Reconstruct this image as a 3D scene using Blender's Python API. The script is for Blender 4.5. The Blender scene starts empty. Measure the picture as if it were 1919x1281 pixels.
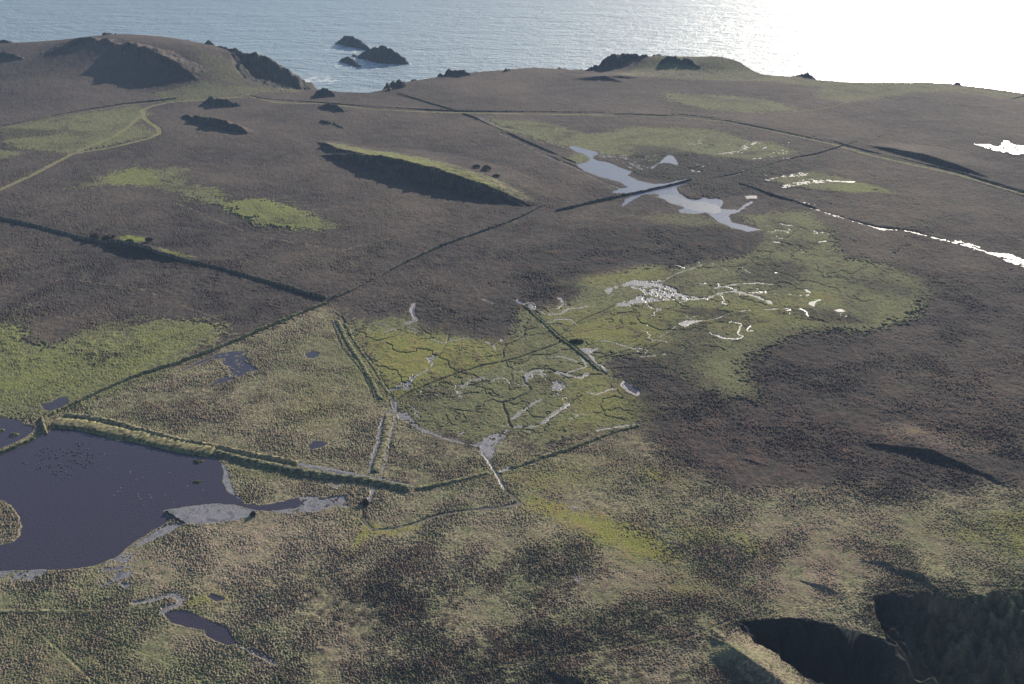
import bpy, math, random
import numpy as np
random.seed(7)
RNG = np.random.default_rng(11)
sc = bpy.context.scene
COL = sc.collection
D = bpy.data

# ------------------------------------------------------------ camera
H = 300.0                      # metres above the marsh
F = 2058.0                     # focal length in photograph pixels
PITCH = math.radians(24.5)
CP, SP = math.cos(PITCH), math.sin(PITCH)
SEA = -55.0
cam = D.cameras.new('camera'); camo = D.objects.new('camera', cam); COL.objects.link(camo)
camo.location = (0, 0, H)
camo.rotation_euler = (math.pi/2 - PITCH, 0, 0)
cam.sensor_width = 36.0
cam.lens = 36.0*F/1919.0
cam.clip_start = 1.0
cam.clip_end = 40000
sc.camera = camo

# ------------------------------------------------------------ sky, sun, exposure
SUN_EL, SUN_AZ = 17.5, 25.5    # degrees; azimuth measured from +Y towards +X
w = D.worlds.new('World'); sc.world = w; w.use_nodes = True
nt = w.node_tree
bg = nt.nodes['Background']
sky = nt.nodes.new('ShaderNodeTexSky'); sky.sky_type = 'NISHITA'; sky.sun_disc = False
sky.sun_elevation = math.radians(SUN_EL); sky.sun_rotation = math.radians(SUN_AZ)
sky.altitude = 0; sky.air_density = 1.0; sky.dust_density = 1.0; sky.ozone_density = 3.0
nt.links.new(sky.outputs[0], bg.inputs[0]); bg.inputs[1].default_value = 0.075
sl = D.lights.new('sun', 'SUN'); sl.energy = 5.0; sl.angle = math.radians(0.5); sl.color = (1.0, 0.90, 0.76)
so = D.objects.new('sun', sl); COL.objects.link(so)
so.rotation_euler = (math.radians(90-SUN_EL), 0, math.radians(180-SUN_AZ))
so.location = (400, 900, 600)
sc.view_settings.view_transform = 'Standard'; sc.view_settings.look = 'None'
sc.view_settings.exposure = 0.5; sc.view_settings.gamma = 1.0
sc.cycles.use_denoising = True
sc.cycles.max_bounces = 4; sc.cycles.volume_bounces = 0

# ------------------------------------------------------------ pixel ray -> world helpers
def tt(py):
    return math.tan(PITCH + math.atan((py-640.5)/F))
def W(px, Y, z):
    return ((px-959.5)/F*(Y*CP + (H-z)*SP), Y, z)
def PZ(px, py, z=0.0):
    Y = (H-z)/tt(py)
    return W(px, Y, z)
def PV(px, py, v):
    """v > 1000 is a distance, otherwise a height"""
    if v > 1000:
        return W(px, v, H - v*tt(py))
    return PZ(px, py, v)

# ------------------------------------------------------------ noise
_p = RNG.permutation(256).astype(np.int32)
_g = RNG.uniform(0, 2*np.pi, 256)
_gx, _gy = np.cos(_g).astype(np.float32), np.sin(_g).astype(np.float32)
def perlin(x, y, lam, seed=0):
    a = 0.7+seed*1.3
    ca, sa = math.cos(a), math.sin(a)
    u = (x*ca - y*sa)/lam + seed*17.31; v = (x*sa + y*ca)/lam + seed*9.77
    ui = np.floor(u); vi = np.floor(v)
    fu = (u-ui).astype(np.float32); fv = (v-vi).astype(np.float32)
    ui = ui.astype(np.int32) & 255; vi = vi.astype(np.int32) & 255
    u1 = (ui+1) & 255; v1 = (vi+1) & 255
    su = fu*fu*fu*(fu*(fu*6-15)+10); sv = fv*fv*fv*(fv*(fv*6-15)+10)
    pu, pu1 = _p[ui], _p[u1]
    def g(i, dx, dy): return _gx[i]*dx + _gy[i]*dy
    n00 = g(_p[(pu+vi) & 255], fu, fv);   n10 = g(_p[(pu1+vi) & 255], fu-1, fv)
    n01 = g(_p[(pu+v1) & 255], fu, fv-1); n11 = g(_p[(pu1+v1) & 255], fu-1, fv-1)
    a0 = n00+su*(n10-n00); a1 = n01+su*(n11-n01)
    return (a0+sv*(a1-a0))*1.5
def sstep(a, b, x):
    t = np.clip((x-a)/(b-a), 0, 1); return t*t*(3-2*t)

# ------------------------------------------------------------ terrain: hill controls
ctl = [(0,80,1700),(60,78,1700),(100,74,1700),(150,69,1700),(210,62,1700),(300,68,1690),(350,75,1670),(400,84,1650)]
ctl = [PV(*c) for c in ctl]
ctl += [W(*c) for c in [(-160,1700,16),(-160,1560,8),(-160,1400,0),(0,1620,18),(0,1520,10),(0,1400,1),(0,1280,0),
        (100,1640,27),(60,1600,20),(100,1570,19),(100,1500,10),(90,1430,4),(90,1330,0),(200,1500,5),(200,1390,0),(300,1480,3),(300,1380,0),(410,1600,21),
        (410,1540,13),(410,1460,4),(410,1370,0),(480,1480,2),(560,1440,0),(250,1640,36),(340,1620,31),(-400,1600,0),(-300,1400,0)]]
ctl = np.array(ctl); SIG = 120.0
dd = ((ctl[:,None,:2]-ctl[None,:,:2])**2).sum(-1)
wts = np.linalg.solve(np.exp(-dd/SIG**2)+0.02*np.eye(len(ctl)), ctl[:,2])
c2 = [(1230,105,1648),(1300,107,1640),(1350,106,1640),(1385,117,1620)]
c2 = [PV(*c) for c in c2]+[W(*c) for c in [(1130,1580,0),(1150,1610,0),(1185,1600,1),(1200,1560,2),(1300,1560,2),(1400,1560,1),(1200,1500,0),(1300,1490,0),(1450,1600,0),(1100,1640,0)]]
c2 = np.array(c2); SG2 = 55.0
dd = ((c2[:,None,:2]-c2[None,:,:2])**2).sum(-1)
w2 = np.linalg.solve(np.exp(-dd/SG2**2)+0.02*np.eye(len(c2)), c2[:,2])

coast_px = [(-700,84,1640),(-200,84,1690),(0,80,1700),(60,78,1700),(100,74,1700),(150,69,1700),(210,62,1700),(300,68,1690),(350,75,1670),
  (400,83,1655),(428,92,1635),(436,115,1580),(448,142,1530),(462,158,0),(510,165,0),(570,168,0),(605,168,0),(645,172,0),(692,173,0),(722,166,0),
  (736,158,0),(760,152,0),(830,141,0),(880,135,0),(945,131,0),(1000,127,0),(1060,129,0),(1092,134,0),(1115,128,1600),(1150,112,1640),(1180,104,1655),
  (1230,103,1655),(1300,106,1650),(1350,105,1645),(1385,117,1625),(1428,140,0),(1480,142,0),(1500,137,3),(1530,148,0),(1600,154,0),(1690,155,0),
  (1710,150,3),(1735,151,2),(1780,154,1),(1800,155,3),(1850,165,0),(1919,174,0),(2100,185,0),(2500,230,0),(3300,330,0)]
coast = [PV(*c)[:2] for c in coast_px] + [(1600,-200),(-1600,-200)]
near_px = [(1376,1166),(1420,1163),(1470,1157),(1520,1161),(1560,1170),(1590,1184),(1640,1192),(1668,1206),(1654,1178),(1642,1150),(1636,1118),(1700,1108),
  (1750,1113),(1790,1122),(1850,1112),(1930,1110),(2200,1105),(2600,1100),(3000,1900),(1900,2000),(1700,1500),(1600,1345),(1530,1283),(1480,1250),(1440,1215),(1400,1188)]
near = [PZ(*c)[:2] for c in near_px]

def poly_sd(X, Y, pts):
    """signed distance to a polygon, positive inside"""
    d2 = np.full(X.shape, 1e12, np.float32); ins = np.zeros(X.shape, bool)
    n = len(pts)
    for i in range(n):
        ax, ay = pts[i]; bx, by = pts[(i+1) % n]
        ex, ey = bx-ax, by-ay
        L = ex*ex+ey*ey
        if L < 1e-9: continue
        px_, py_ = X-ax, Y-ay
        t = np.clip((px_*ex+py_*ey)/L, 0, 1)
        qx = px_-t*ex; qy = py_-t*ey
        d2 = np.minimum(d2, qx*qx+qy*qy)
        if abs(ey) > 1e-9:
            ins ^= ((ay > Y) != (by > Y)) & (X < (ex*(Y-ay)/ey+ax))
    d = np.sqrt(d2)
    return np.where(ins, d, -d)

# ridges: crest [(px,py,v)], front slope, back slope, kind, label
RID = []
def ridge(crest, fs, bs, rock, name=None, label=None, cat=None, group=None):
    cc = [PV(*q) for q in crest]
    if rock in (1, 2):
        out = [cc[0]]
        for a, b in zip(cc[:-1], cc[1:]):
            n = max(1, min(4, int(math.dist(a[:2], b[:2])/9)))
            for i in range(1, n+1):
                q = [a[k]+(b[k]-a[k])*i/n for k in range(3)]
                if not (i == n and b is cc[-1]):
                    jk = .3 if bs < .25 else 1.0
                    q = [q[0]+jk*random.uniform(-1.5, 1.5), q[1]+jk*random.uniform(-3.5, 3.5), q[2]+jk*random.uniform(-1.9, 1.0)]
                out.append(tuple(q))
        cc = out
    RID.append(dict(c=cc, fs=fs, bs=bs, rock=rock, name=name, label=label, cat=cat, group=group))
G1 = 'rock outcrops on the heath'
G2 = 'crags on the far cliff top'
ridge([(141,84,1636),(146,74,1638),(152,69,1640),(168,66,1640),(184,73,1634),(198,70,1632),(205,79,1622),(224,85,1610),(240,79,1598),(256,88,1588),(272,86,1578),(290,97,1565),(303,104,1555),(320,110,1542),(334,122,1532),(345,131,1525),(360,139,1516),(373,152,1508)], 1.7, 0.3, 1,
      'rock_crag','great shadowed crag on the left headland, largest of the dark cliffs','crag')
ridge([(395,82,1655),(430,88,1645),(465,96,1640),(482,94,1638),(520,118,1620),(545,135,1612),(562,150,1600),(572,166,1600),(577,172,1615)], 0.72, 1.1, 2,
      'rock_crag','rocky green headland end sloping down into the cove at upper left','crag')
ridge([(596,266,1),(612,268,4),(622,273,5),(640,278,7.5),(655,281,8.5),(672,285,10),(690,289,11.5),(712,291,13),(735,294,14.3),(752,297,15),(775,303,14.7),(800,310,14.6),(822,316,14),(850,325,13.2),(872,333,11.8),(900,342,10.2),(925,352,8.2),(950,361,6),(985,374,2.5),(1004,381,0)], 1.3, 0.16, 1,
      'rock_scarp','long dark scarp with a green grassy crest across the upper middle heath','scarp')
ridge([(382,190,2),(392,181,8),(410,183,9),(435,188,7.5),(455,197,1)], 1.2, 0.9, 1,'rock_outcrop','dark outcrop just below the grassy track at upper left, the smaller of two','outcrop',G1)
ridge([(340,217,1),(365,217,6),(400,221,8.5),(430,228,8.5),(458,243,4),(480,252,0)], 1.1, 0.5, 1,'rock_outcrop','long dark outcrop on the heath right of the track bend','outcrop',G1)
ridge([(589,184,1),(595,166,8),(604,162,11),(618,166,9),(632,180,1)], 1.3, 1.3, 1,'rock_outcrop','pointed outcrop on the lip of the cove beside the track','outcrop',G1)
ridge([(595,199,2),(612,192,6),(632,194,6.5),(644,205,3),(652,214,0)], 1.2, 0.9, 1,'rock_outcrop','dark outcrop just below the track under the pointed rock','outcrop',G1)
ridge([(602,224,3),(625,227,4.5),(640,234,3),(655,243,0)], 1.2, 0.7, 1,'rock_outcrop','low slanting outcrop on open heath above the long scarp','outcrop',G1)
ridge([(-60,90,1610),(-5,94,1610),(15,99,1600),(42,109,1590)], 0.9, 0.5, 1,'rock_outcrop','dark outcrop on the slope at the upper left edge','outcrop',G1)
ridge([(-30,76,1700),(5,76,1700),(22,80,1695)], 0.9, 0.9, 1,'rock_outcrop','small dark knob on the skyline at the left edge','outcrop',G2)
ridge([(190,62,1700),(205,57,1700),(222,61,1698)], 1.2, 1.2, 1,'rock_outcrop','small knob on the top of the left headland skyline','outcrop',G2)
ridge([(832,141,1),(842,129,8),(868,131,7),(886,138,1)], 1.2, 1.2, 1,'coastal_crag','dark wedge of rock on the cliff edge right of the sea rocks','crag',G2)
ridge([(735,163,0),(738,151,7),(752,148,9),(764,154,2)], 1.2, 1.2, 1,'coastal_crag','square dark rock on the cliff edge right of the cove','crag',G2)
ridge([(720,168,1),(729,162,4),(735,163,1)], 1.2, 1.2, 1,'coastal_crag','tiny dark rock left of the square rock above the cove','crag',G2)
ridge([(945,131,1),(949,126,5),(956,128,3)], 1.2, 1.2, 1,'coastal_crag','tiny dark block on the cliff edge above the middle heath','crag',G2)
ridge([(1090,135,1600),(1098,128,1605),(1112,122,1610),(1124,121,1615),(1130,113,1622),(1150,98,1640),(1166,98,1645),(1180,100,1650),(1215,102,1655)], 1.0, 1.2, 1,
      'coastal_crag','large jagged dark crag on the left end of the green headland','crag',G2)
ridge([(1240,113,1615),(1252,106,1620),(1264,104,1622),(1274,109,1615)], 1.0, 0.8, 1,'coastal_crag','left one of two small crags on the crest of the green headland','crag',G2)
ridge([(1272,114,1612),(1287,105,1620),(1297,111,1612),(1312,124,1590)], 1.0, 0.8, 1,'coastal_crag','right one of two small crags on the crest of the green headland','crag',G2)
ridge([(1360,120,1620),(1375,117,1622),(1395,121,1618),(1412,129,1608),(1430,141,1595)], 0.85, 0.9, 1,'coastal_crag','dark crag on the right end of the green headland','crag',G2)
ridge([(1120,143,2),(1130,141,5),(1155,141,5),(1176,142,4)], 1.0, 0.1, 1,'rock_outcrop','low dark ledge on the heath below the green headland','outcrop',G1)
ridge([(1495,140,1),(1500,136,3),(1506,138,1)], 1.0, 1.0, 1,'coastal_crag','tiny rock knob on the bright right skyline','crag',G2)
ridge([(1786,156,1),(1793,153,3.5),(1800,156,1)], 1.0, 1.0, 1,'coastal_crag','tiny rock knob on the far right skyline','crag',G2)
# grassy breaks of slope
ridge([(1655,276,.5),(1685,280,3.5),(1730,288,4.5),(1780,303,4),(1820,318,.5)], .5, .08, 0)
ridge([(205,450,1.5),(235,455,3.4),(270,461,3.2),(300,470,2.0),(330,482,1)], .8, .25, 0)
ridge([(1655,806,.2),(1720,836,2.0),(1745,842,3.0),(1785,852,2.0),(1830,868,.8),(1845,874,0)], 1.1, .08, 3,'rock_ledge','short teal shadowed ledge in the brown heath at right','ledge')
ridge([(1800,868,.3),(1850,885,1.4),(1880,905,.6)], .6, .1, 0)
ridge([(1390,857,0),(1410,862,.7),(1440,871,.2)], 1.0, .1, 0)
ridge([(1650,1050,.3),(1660,1053,1.3),(1680,1058,.6)], .9, .1, 0)
ridge([(1708,1068,.5),(1722,1073,2.0),(1745,1080,1.5),(1766,1088,.4)], .9, .12, 0)
ridge([(1525,1093,.3),(1540,1096,1.1),(1570,1108,.4)], .8, .1, 0)
ridge([(1335,1178,.5),(1375,1212,4.5),(1420,1243,5.5),(1470,1281,4.0),(1540,1350,-2)], .5, .3, 0)
ridge([(1040,1262,1),(1080,1272,2.6),(1120,1300,1)], .9, .2, 0)

def ridge_z(X, Y, r, nz=0.0):
    z = np.full(X.shape, -900.0, np.float32)
    side = np.zeros(X.shape, np.float32)
    c = r['c']
    for i in range(len(c)-1):
        ax, ay, az = c[i]; bx, by, bz = c[i+1]
        ex, ey = bx-ax, by-ay; L = ex*ex+ey*ey
        px_, py_ = X-ax, Y-ay
        t = np.clip((px_*ex+py_*ey)/L, 0, 1)
        qx = px_-t*ex; qy = py_-t*ey
        d = np.sqrt(qx*qx+qy*qy)
        front = (ex*py_-ey*px_) < 0
        zz = az+t*(bz-az) - np.where(front, r['fs'], r['bs'])*np.maximum(d+nz, 0)
        m = zz > z
        z = np.where(m, zz, z); side = np.where(m, front, side)
    return z, side

def base_A(X, Y, n_coast=0.0, sdc=None):
    z = np.zeros(X.shape, np.float32)
    far = Y > 1050
    if far.any():
        xx, yy = X[far], Y[far]
        q = np.zeros(xx.shape, np.float32)
        for (cx, cy, _), wt in zip(ctl, wts): q += wt*np.exp(-((xx-cx)**2+(yy-cy)**2)/SIG**2)
        for (cx, cy, _), wt in zip(c2, w2): q += wt*np.exp(-((xx-cx)**2+(yy-cy)**2)/SG2**2)
        z[far] = q
    if sdc is None: sdc = poly_sd(X, Y, coast)
    out = -sdc
    z = z - np.where(out > 0, (out+n_coast*sstep(0, 8, out))*1.15, 0)
    return np.maximum(z, -66)
def near_drop(X, Y, n_near=0.0, sdn=None):
    # near coves: steep on the left, a vegetated slope on the right
    if sdn is None: sdn = poly_sd(X, Y, near)
    dn = np.maximum(sdn, 0)
    split = sstep(142, 152, X-0.25*(Y-340))
    sl_ = 2.6*(1-split)+0.9*split
    return np.maximum(dn + n_near*sstep(0, 5, dn), 0)*sl_*sstep(-1, 4, dn)

def zbase_pts(X, Y):
    z = base_A(X, Y)
    for r in RID:
        z = np.maximum(z, ridge_z(X, Y, r)[0])
    return np.maximum(z-near_drop(X, Y), -66)

def P(pts):
    """drop photograph points onto the terrain: first crossing of the sight line"""
    pts = [(float(a), float(b)) for a, b in pts]
    out = []
    if all(430 < b < 1030 for a, b in pts):
        return [PZ(a, b)[:2] for a, b in pts]
    for a, b in pts:
        t = tt(b); Y0 = H/t
        if not (b <= 430 or b >= 1030):
            out.append(PZ(a, b)[:2]); continue
        lo = (H-45)/t; hi = (H+30)/t
        Ys = np.linspace(lo, hi, 90)
        zr = H - Ys*t
        Xs = (a-959.5)/F*(Ys*CP+(H-zr)*SP)
        zb = zbase_pts(Xs, Ys)
        k = np.nonzero(zr <= zb+0.02)[0]
        if len(k) and k[0] > 0:
            k = k[0]; f0 = zr[k-1]-zb[k-1]; f1 = zr[k]-zb[k]
            q = f0/(f0-f1+1e-9)
            Yh = Ys[k-1]+q*(Ys[k]-Ys[k-1])
            zh = H-Yh*t
            out.append(W(a, Yh, zh)[:2])
        else:
            out.append(PZ(a, b)[:2])
    return out

# ------------------------------------------------------------ the terrain grid
def row_ys():
    ys = list(np.arange(30, 1290, 0.9)) + list(np.arange(1292, 1420, 3.0)) + list(np.arange(1425, 2100, 14.0))
    return np.array(ys)[::-1]
ys = row_ys()
Yrow = np.array([H/tt(y) for y in ys])          # increasing Y
cxs = np.concatenate([np.arange(-1500, -60, 24.0), np.arange(-60, -12, 6.0), np.arange(-12, 1932, 0.96), np.arange(1934, 1982, 6.0), np.arange(1984, 3500, 24.0)])
Srow = (cxs-959.5)/F
GX = (Srow[None,:]*(Yrow*CP+H*SP)[:,None]).astype(np.float32)
GY = np.repeat(Yrow[:,None], len(cxs), 1).astype(np.float32)
R_, C_ = GX.shape
print('grid', R_, C_, R_*C_)

def sub(pts, margin):
    xs = [p[0] for p in pts]; yy = [p[1] for p in pts]
    y0, y1 = min(yy)-margin, max(yy)+margin
    i0 = max(0, np.searchsorted(Yrow, y0)-1); i1 = min(R_, np.searchsorted(Yrow, y1)+1)
    if i1-i0 < 2: return None
    dens = (Yrow*CP+H*SP)
    dlo, dhi = dens[i0], dens[i1-1]
    x0, x1 = min(xs)-margin, max(xs)+margin
    s0 = min(x0/dlo, x0/dhi); s1 = max(x1/dlo, x1/dhi)
    j0 = max(0, np.searchsorted(Srow, s0)-1); j1 = min(C_, np.searchsorted(Srow, s1)+1)
    if j1-j0 < 2: return None
    return slice(i0, i1), slice(j0, j1)

def lerp_up(a, n0, n1, k0, k1):
    i = np.minimum(np.arange(n0)/k0, a.shape[0]-1.0001); i0 = i.astype(int); f = (i-i0).astype(np.float32)[:,None]
    a = a[i0]*(1-f)+a[np.minimum(i0+1, a.shape[0]-1)]*f
    j = np.minimum(np.arange(n1)/k1, a.shape[1]-1.0001); j0 = j.astype(int); g = (j-j0).astype(np.float32)[None,:]
    return a[:,j0]*(1-g)+a[:,np.minimum(j0+1, a.shape[1]-1)]*g
def grid_sd(pts, margin):
    s = sub(pts, margin)
    if s is None: return None, None
    X, Y = GX[s], GY[s]
    if X.size > 60000:
        k = 4
        ii = np.arange(0, X.shape[0]+k, k).clip(0, X.shape[0]-1); jj = np.arange(0, X.shape[1]+k, k).clip(0, X.shape[1]-1)
        a = poly_sd(X[np.ix_(ii, jj)], Y[np.ix_(ii, jj)], pts)
        return s, lerp_up(a, X.shape[0], X.shape[1], k, k)
    return s, poly_sd(X, Y, pts)

N40 = perlin(GX, GY, 40, 1); N12 = perlin(GX, GY, 12, 2); N5 = perlin(GX, GY, 5, 3)
N26 = perlin(GX, GY, 2.6, 4); N14 = perlin(GX, GY, 1.4, 5); N8 = perlin(GX, GY, 0.8, 6); N100 = perlin(GX, GY, 130, 7)

def full_sd(pts):
    k = 4
    ii = np.arange(0, R_+k, k).clip(0, R_-1); jj = np.arange(0, C_+k, k).clip(0, C_-1)
    return lerp_up(poly_sd(GX[np.ix_(ii, jj)], GY[np.ix_(ii, jj)], pts), R_, C_, k, k)
SDC = full_sd(coast); SDN = full_sd(near)
Z = base_A(GX, GY, N40*14+N12*8, sdc=SDC+N5*0.8)
ROCK = np.zeros((R_, C_), np.float32)
CLS = np.zeros((R_, C_), np.int16)
classes = {0: ('ground', 'brown heather and bracken heath covering the island plateau', 'heathland', 'structure', None)}
def newcls(name, label, cat, kind, group=None):
    k = len(classes); classes[k] = (name, label, cat, kind, group); return k
for r in RID:
    mz = max(q[2] for q in r['c'])
    s = sub([q[:2] for q in r['c']], min(90, 6+(mz+8)/max(min(r['fs'], r['bs']), .15)))
    if s is None: continue
    amp = {0: .5, 1: 3.6, 2: 4.2, 3: .8}[r['rock']]*(0.6 if mz < 12 and r['rock'] == 1 else 1)*(1.5 if mz > 30 and r['rock'] == 1 else 1)
    nz = N5[s]*amp*.8+N12[s]*amp
    z, side = ridge_z(GX[s], GY[s], r, nz)
    z = z + (np.abs(N12[s])*1.1 + N5[s]*.22 - .25)*(amp*(.8 if r['rock'] else .35))*(side if r['bs'] < .6 else 1)
    old = Z[s]
    m = z > old+0.05
    Z[s] = np.where(m, z, old)
    if r['rock']:
        front = m & ((side > 0.5) | (r['bs'] > 0.6))
        ROCK[s] = np.where(front, 1 if r['rock'] != 2 else np.clip(.55+N12[s]*1.1+N5[s]*.4, 0, 1), ROCK[s]*(~m))
        if r['rock'] != 2:
            gr = np.zeros(front.shape, bool); zz_ = np.where(front, z, -1e9); gr[np.unravel_index(zz_.argmax(), gr.shape)] = True
            for _ in range(900):
                g2 = gr.copy(); g2[1:] |= gr[:-1]; g2[:-1] |= gr[1:]; g2[:,1:] |= gr[:,:-1]; g2[:,:-1] |= gr[:,1:]; g2 &= front
                if (g2 == gr).all(): break
                gr = g2
            front = gr
        k = newcls(r['name'], r['label'], r['cat'], 'thing', r['group'])
        CLS[s] = np.where(front, k, np.where(m, 0, CLS[s]))
Z = np.maximum(Z-near_drop(GX, GY, N12*5+N5*3, SDN+N12*3.5+N5*2.2+N26*.8), -66)
# cliffs of the cove and the far coast
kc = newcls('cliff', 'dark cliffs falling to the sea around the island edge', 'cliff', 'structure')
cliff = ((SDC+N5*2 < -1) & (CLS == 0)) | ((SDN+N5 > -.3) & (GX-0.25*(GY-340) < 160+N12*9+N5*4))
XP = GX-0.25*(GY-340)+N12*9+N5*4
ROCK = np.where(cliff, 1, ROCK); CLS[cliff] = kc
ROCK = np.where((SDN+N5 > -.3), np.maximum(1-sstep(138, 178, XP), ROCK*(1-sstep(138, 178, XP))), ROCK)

# ------------------------------------------------------------ ground cover masks
names = ['green','yellow','dark','tan','tuss','red','scrub','mud','path','lime','trench']
M = {n: np.zeros((R_, C_), np.float32) for n in names}
WID = np.zeros((R_, C_), np.int16)
SRC = {}
def area(mask, px, soft=4, rough=6, val=1.0, broken=None, cls=None):
    pts = P(px)
    s, sd = grid_sd(pts, rough+soft*2+4)
    if s is None: return
    sd = sd + rough*(N40[s]*.5+N12[s]*.55+N5[s]*.45+N26[s]*.25)
    if mask not in ('water', 'wmud', 'mud'):
        sd = sd + soft*(N26[s]*.9+N14[s]*.9)
    v = sstep(-soft, soft, sd)
    if mask in ('green', 'dark', 'yellow', 'red', 'tan', 'lime'):
        v = v*np.clip(1.0-np.clip(N12[s]*.9+N40[s]*.8+N5[s]*.6-.12, 0, 1)*.65, 0, 1)
    if broken is not None:
        v = v*sstep(-.08, .08, N5[s]*.6+N12[s]*.45+N26[s]*.5+N14[s]*.35+broken)
    if mask == 'water' or mask == 'wmud':
        m = v > .5
        WID[s] = np.where(m, cls, WID[s]); return
    M[mask][s] = np.maximum(M[mask][s]*1.0, v*val) if val >= 0 else M[mask][s]*(1+val*v)
    if cls is not None: CLS[s] = np.where(v > .5, cls, CLS[s])
def line(mask, px, width, soft=.5, rough=.4, val=1.0, cls=None, w2=None, broken=None, wid=None):
    pts = P(px)
    n = len(pts)-1
    for i in range(n):
        a, b = pts[i], pts[i+1]
        wa = width if w2 is None else width+(w2-width)*i/n
        wb = width if w2 is None else width+(w2-width)*(i+1)/n
        s = sub([a, b], max(wa, wb)+soft+rough*1.5+1)
        if s is None: continue
        X, Y = GX[s], GY[s]
        ex, ey = b[0]-a[0], b[1]-a[1]; L = ex*ex+ey*ey+1e-6
        t = np.clip(((X-a[0])*ex+(Y-a[1])*ey)/L, 0, 1)
        d = np.hypot(X-a[0]-t*ex, Y-a[1]-t*ey)
        # never thinner than the sheet can carry
        ym = float(Y.mean()); ln = math.sqrt(L)
        wmin = (.62 if wid is not None else .45)*(abs(ey)/ln*(ym**2+H*H)**.5/F*1.1 + abs(ex)/ln*(ym*ym+H*H)/(H*F)*1.1)
        hw = np.maximum((wa+t*(wb-wa))*.5, wmin)
        v = sstep(-soft, soft, hw-d+rough*(N12[s]*.7+N5[s]*.8+N26[s]*.8+N14[s]*.5))
        if broken is not None: v = v*sstep(-.1, .1, N5[s]+N12[s]*.6+broken)
        if wid is not None:
            WID[s] = np.where(v > .5, wid, WID[s])
        if mask:
            M[mask][s] = np.maximum(M[mask][s], v*val)
        if cls is not None: CLS[s] = np.where(v > .5, cls, CLS[s])


#PAINT
# --- grass fields
area('green', [(0,240),(60,229),(150,213),(262,197),(280,212),(262,235),(300,250),(230,266),(150,284),(128,287),(60,280),(30,278),(0,262)], 5, 8)
area('green', [(-10,280),(35,282),(42,290),(0,296)], 4, 6)
area('green', [(135,353),(165,346),(205,325),(250,313),(285,320),(350,313),(350,320),(330,328),(345,345),(400,352),(405,372),(425,378),(480,371),(520,372),(550,385),(590,400),(622,428),(590,433),(540,428),(480,415),(440,400),(400,380),(350,370),(310,352),(260,347),(205,345)], 5, 16)
area('lime', [(200,325),(250,313),(285,320),(300,345),(260,347),(205,345)], 4, 8, .5)
area('lime', [(400,355),(405,372),(425,378),(480,371),(520,372),(560,390),(610,425),(540,428),(440,400)], 5, 12, .6)
area('green', [(-250,600),(0,613),(50,610),(58,632),(85,648),(130,632),(190,610),(250,613),(300,598),(350,596),(400,604),(440,625),(400,640),(330,690),(200,745),(95,780),(-250,790)], 4, 12)
area('lime', [(-200,605),(0,612),(40,615),(60,650),(180,640),(300,610),(400,608),(300,690),(130,740),(-200,770)], 12, 25, .45)
area('green', [(905,222),(1000,227),(1060,238),(1100,250),(1150,244),(1200,236),(1300,240),(1340,243),(1400,262),(1450,266),(1495,285),(1440,295),(1380,300),(1300,290),(1200,292),(1140,290),(1060,275),(1010,262),(950,245)], 5, 10)
area('green', [(1060,300),(1080,287),(1110,290),(1110,303),(1085,306)], 4, 4)
area('green', [(1240,170),(1290,177),(1370,177),(1420,185),(1470,193),(1500,206),(1420,212),(1340,207),(1290,197),(1245,186)], 6, 14, .9)
area('green', [(1430,141),(1480,143),(1530,150),(1600,154),(1690,156),(1740,152),(1850,168),(1919,176),(2100,188),(2100,200),(1900,188),(1780,170),(1700,176),(1620,186),(1590,192),(1530,182),(1535,162),(1500,158),(1440,152)], 6, 10, .75)
area('green', [(1150,138),(1200,120),(1240,104),(1300,106),(1380,118),(1440,142),(1480,150),(1440,152),(1300,150),(1200,142)], 5, 8, .8)
area('tan', [(1160,138),(1200,128),(1300,130),(1380,140),(1300,146),(1200,143)], 6, 6, .4)
area('green', [(600,268),(650,271),(700,281),(760,289),(820,300),(880,318),(930,334),(1005,378),(985,374),(900,343),(850,325),(800,311),(750,297),(690,290),(640,280)], 4, 3, .95)
area('lime', [(640,273),(700,283),(800,300),(880,325),(960,365),(900,343),(850,325),(800,311),(690,290)], 4, 3, .5)
area('tan', [(900,330),(940,340),(1000,378),(960,365)], 3, 3, .5)
area('green', [(430,160),(470,160),(520,165),(570,168),(560,172),(480,172),(430,185),(350,190),(300,188),(280,175),(330,165),(380,152)], 6, 10, .7)
area('green', [(365,90),(420,110),(470,140),(455,157),(400,150),(380,130)], 8, 14, .5)
area('green', [(1180,446),(1230,452),(1262,468),(1240,476),(1195,462)], 5, 8, .7)
area('green', [(1440,338),(1450,330),(1520,320),(1600,336),(1660,352),(1672,362),(1600,357),(1560,358),(1490,350)], 3, 5)
area('lime', [(1550,352),(1600,340),(1668,358),(1600,362)], 4, 4, .5)
area('green', [(1230,400),(1300,398),(1340,410),(1420,432),(1330,420),(1260,425),(1200,405)], 6, 12, .6)
# --- big marsh
area('green', [(640,592),(690,600),(760,590),(782,600),(800,618),(850,622),(900,636),(945,640),(965,610),(968,580),(1010,585),(1060,562),(1080,545),(1060,528),(1130,512),(1200,495),(1240,492),(1255,505),(1300,488),(1380,480),(1400,470),(1440,450),(1430,430),(1390,405),(1470,395),(1520,395),(1560,440),(1585,485),(1640,488),(1700,510),(1740,535),(1745,560),(1700,600),(1680,612),(1620,620),(1560,615),(1500,622),(1440,652),(1400,680),(1410,715),(1430,748),(1370,742),(1300,725),(1260,692),(1200,668),(1150,668),(1145,690),(1180,730),(1200,770),(1215,795),(1100,812),(1000,845),(960,810),(890,830),(780,800),(740,760),(735,745)], 5, 10)
area('yellow', [(690,620),(800,622),(940,650),(930,680),(800,715),(740,735),(700,690)], 14, 18, .75)
area('yellow', [(1060,600),(1160,590),(1260,590),(1240,640),(1150,650),(1070,640)], 14, 20, .65)
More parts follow.
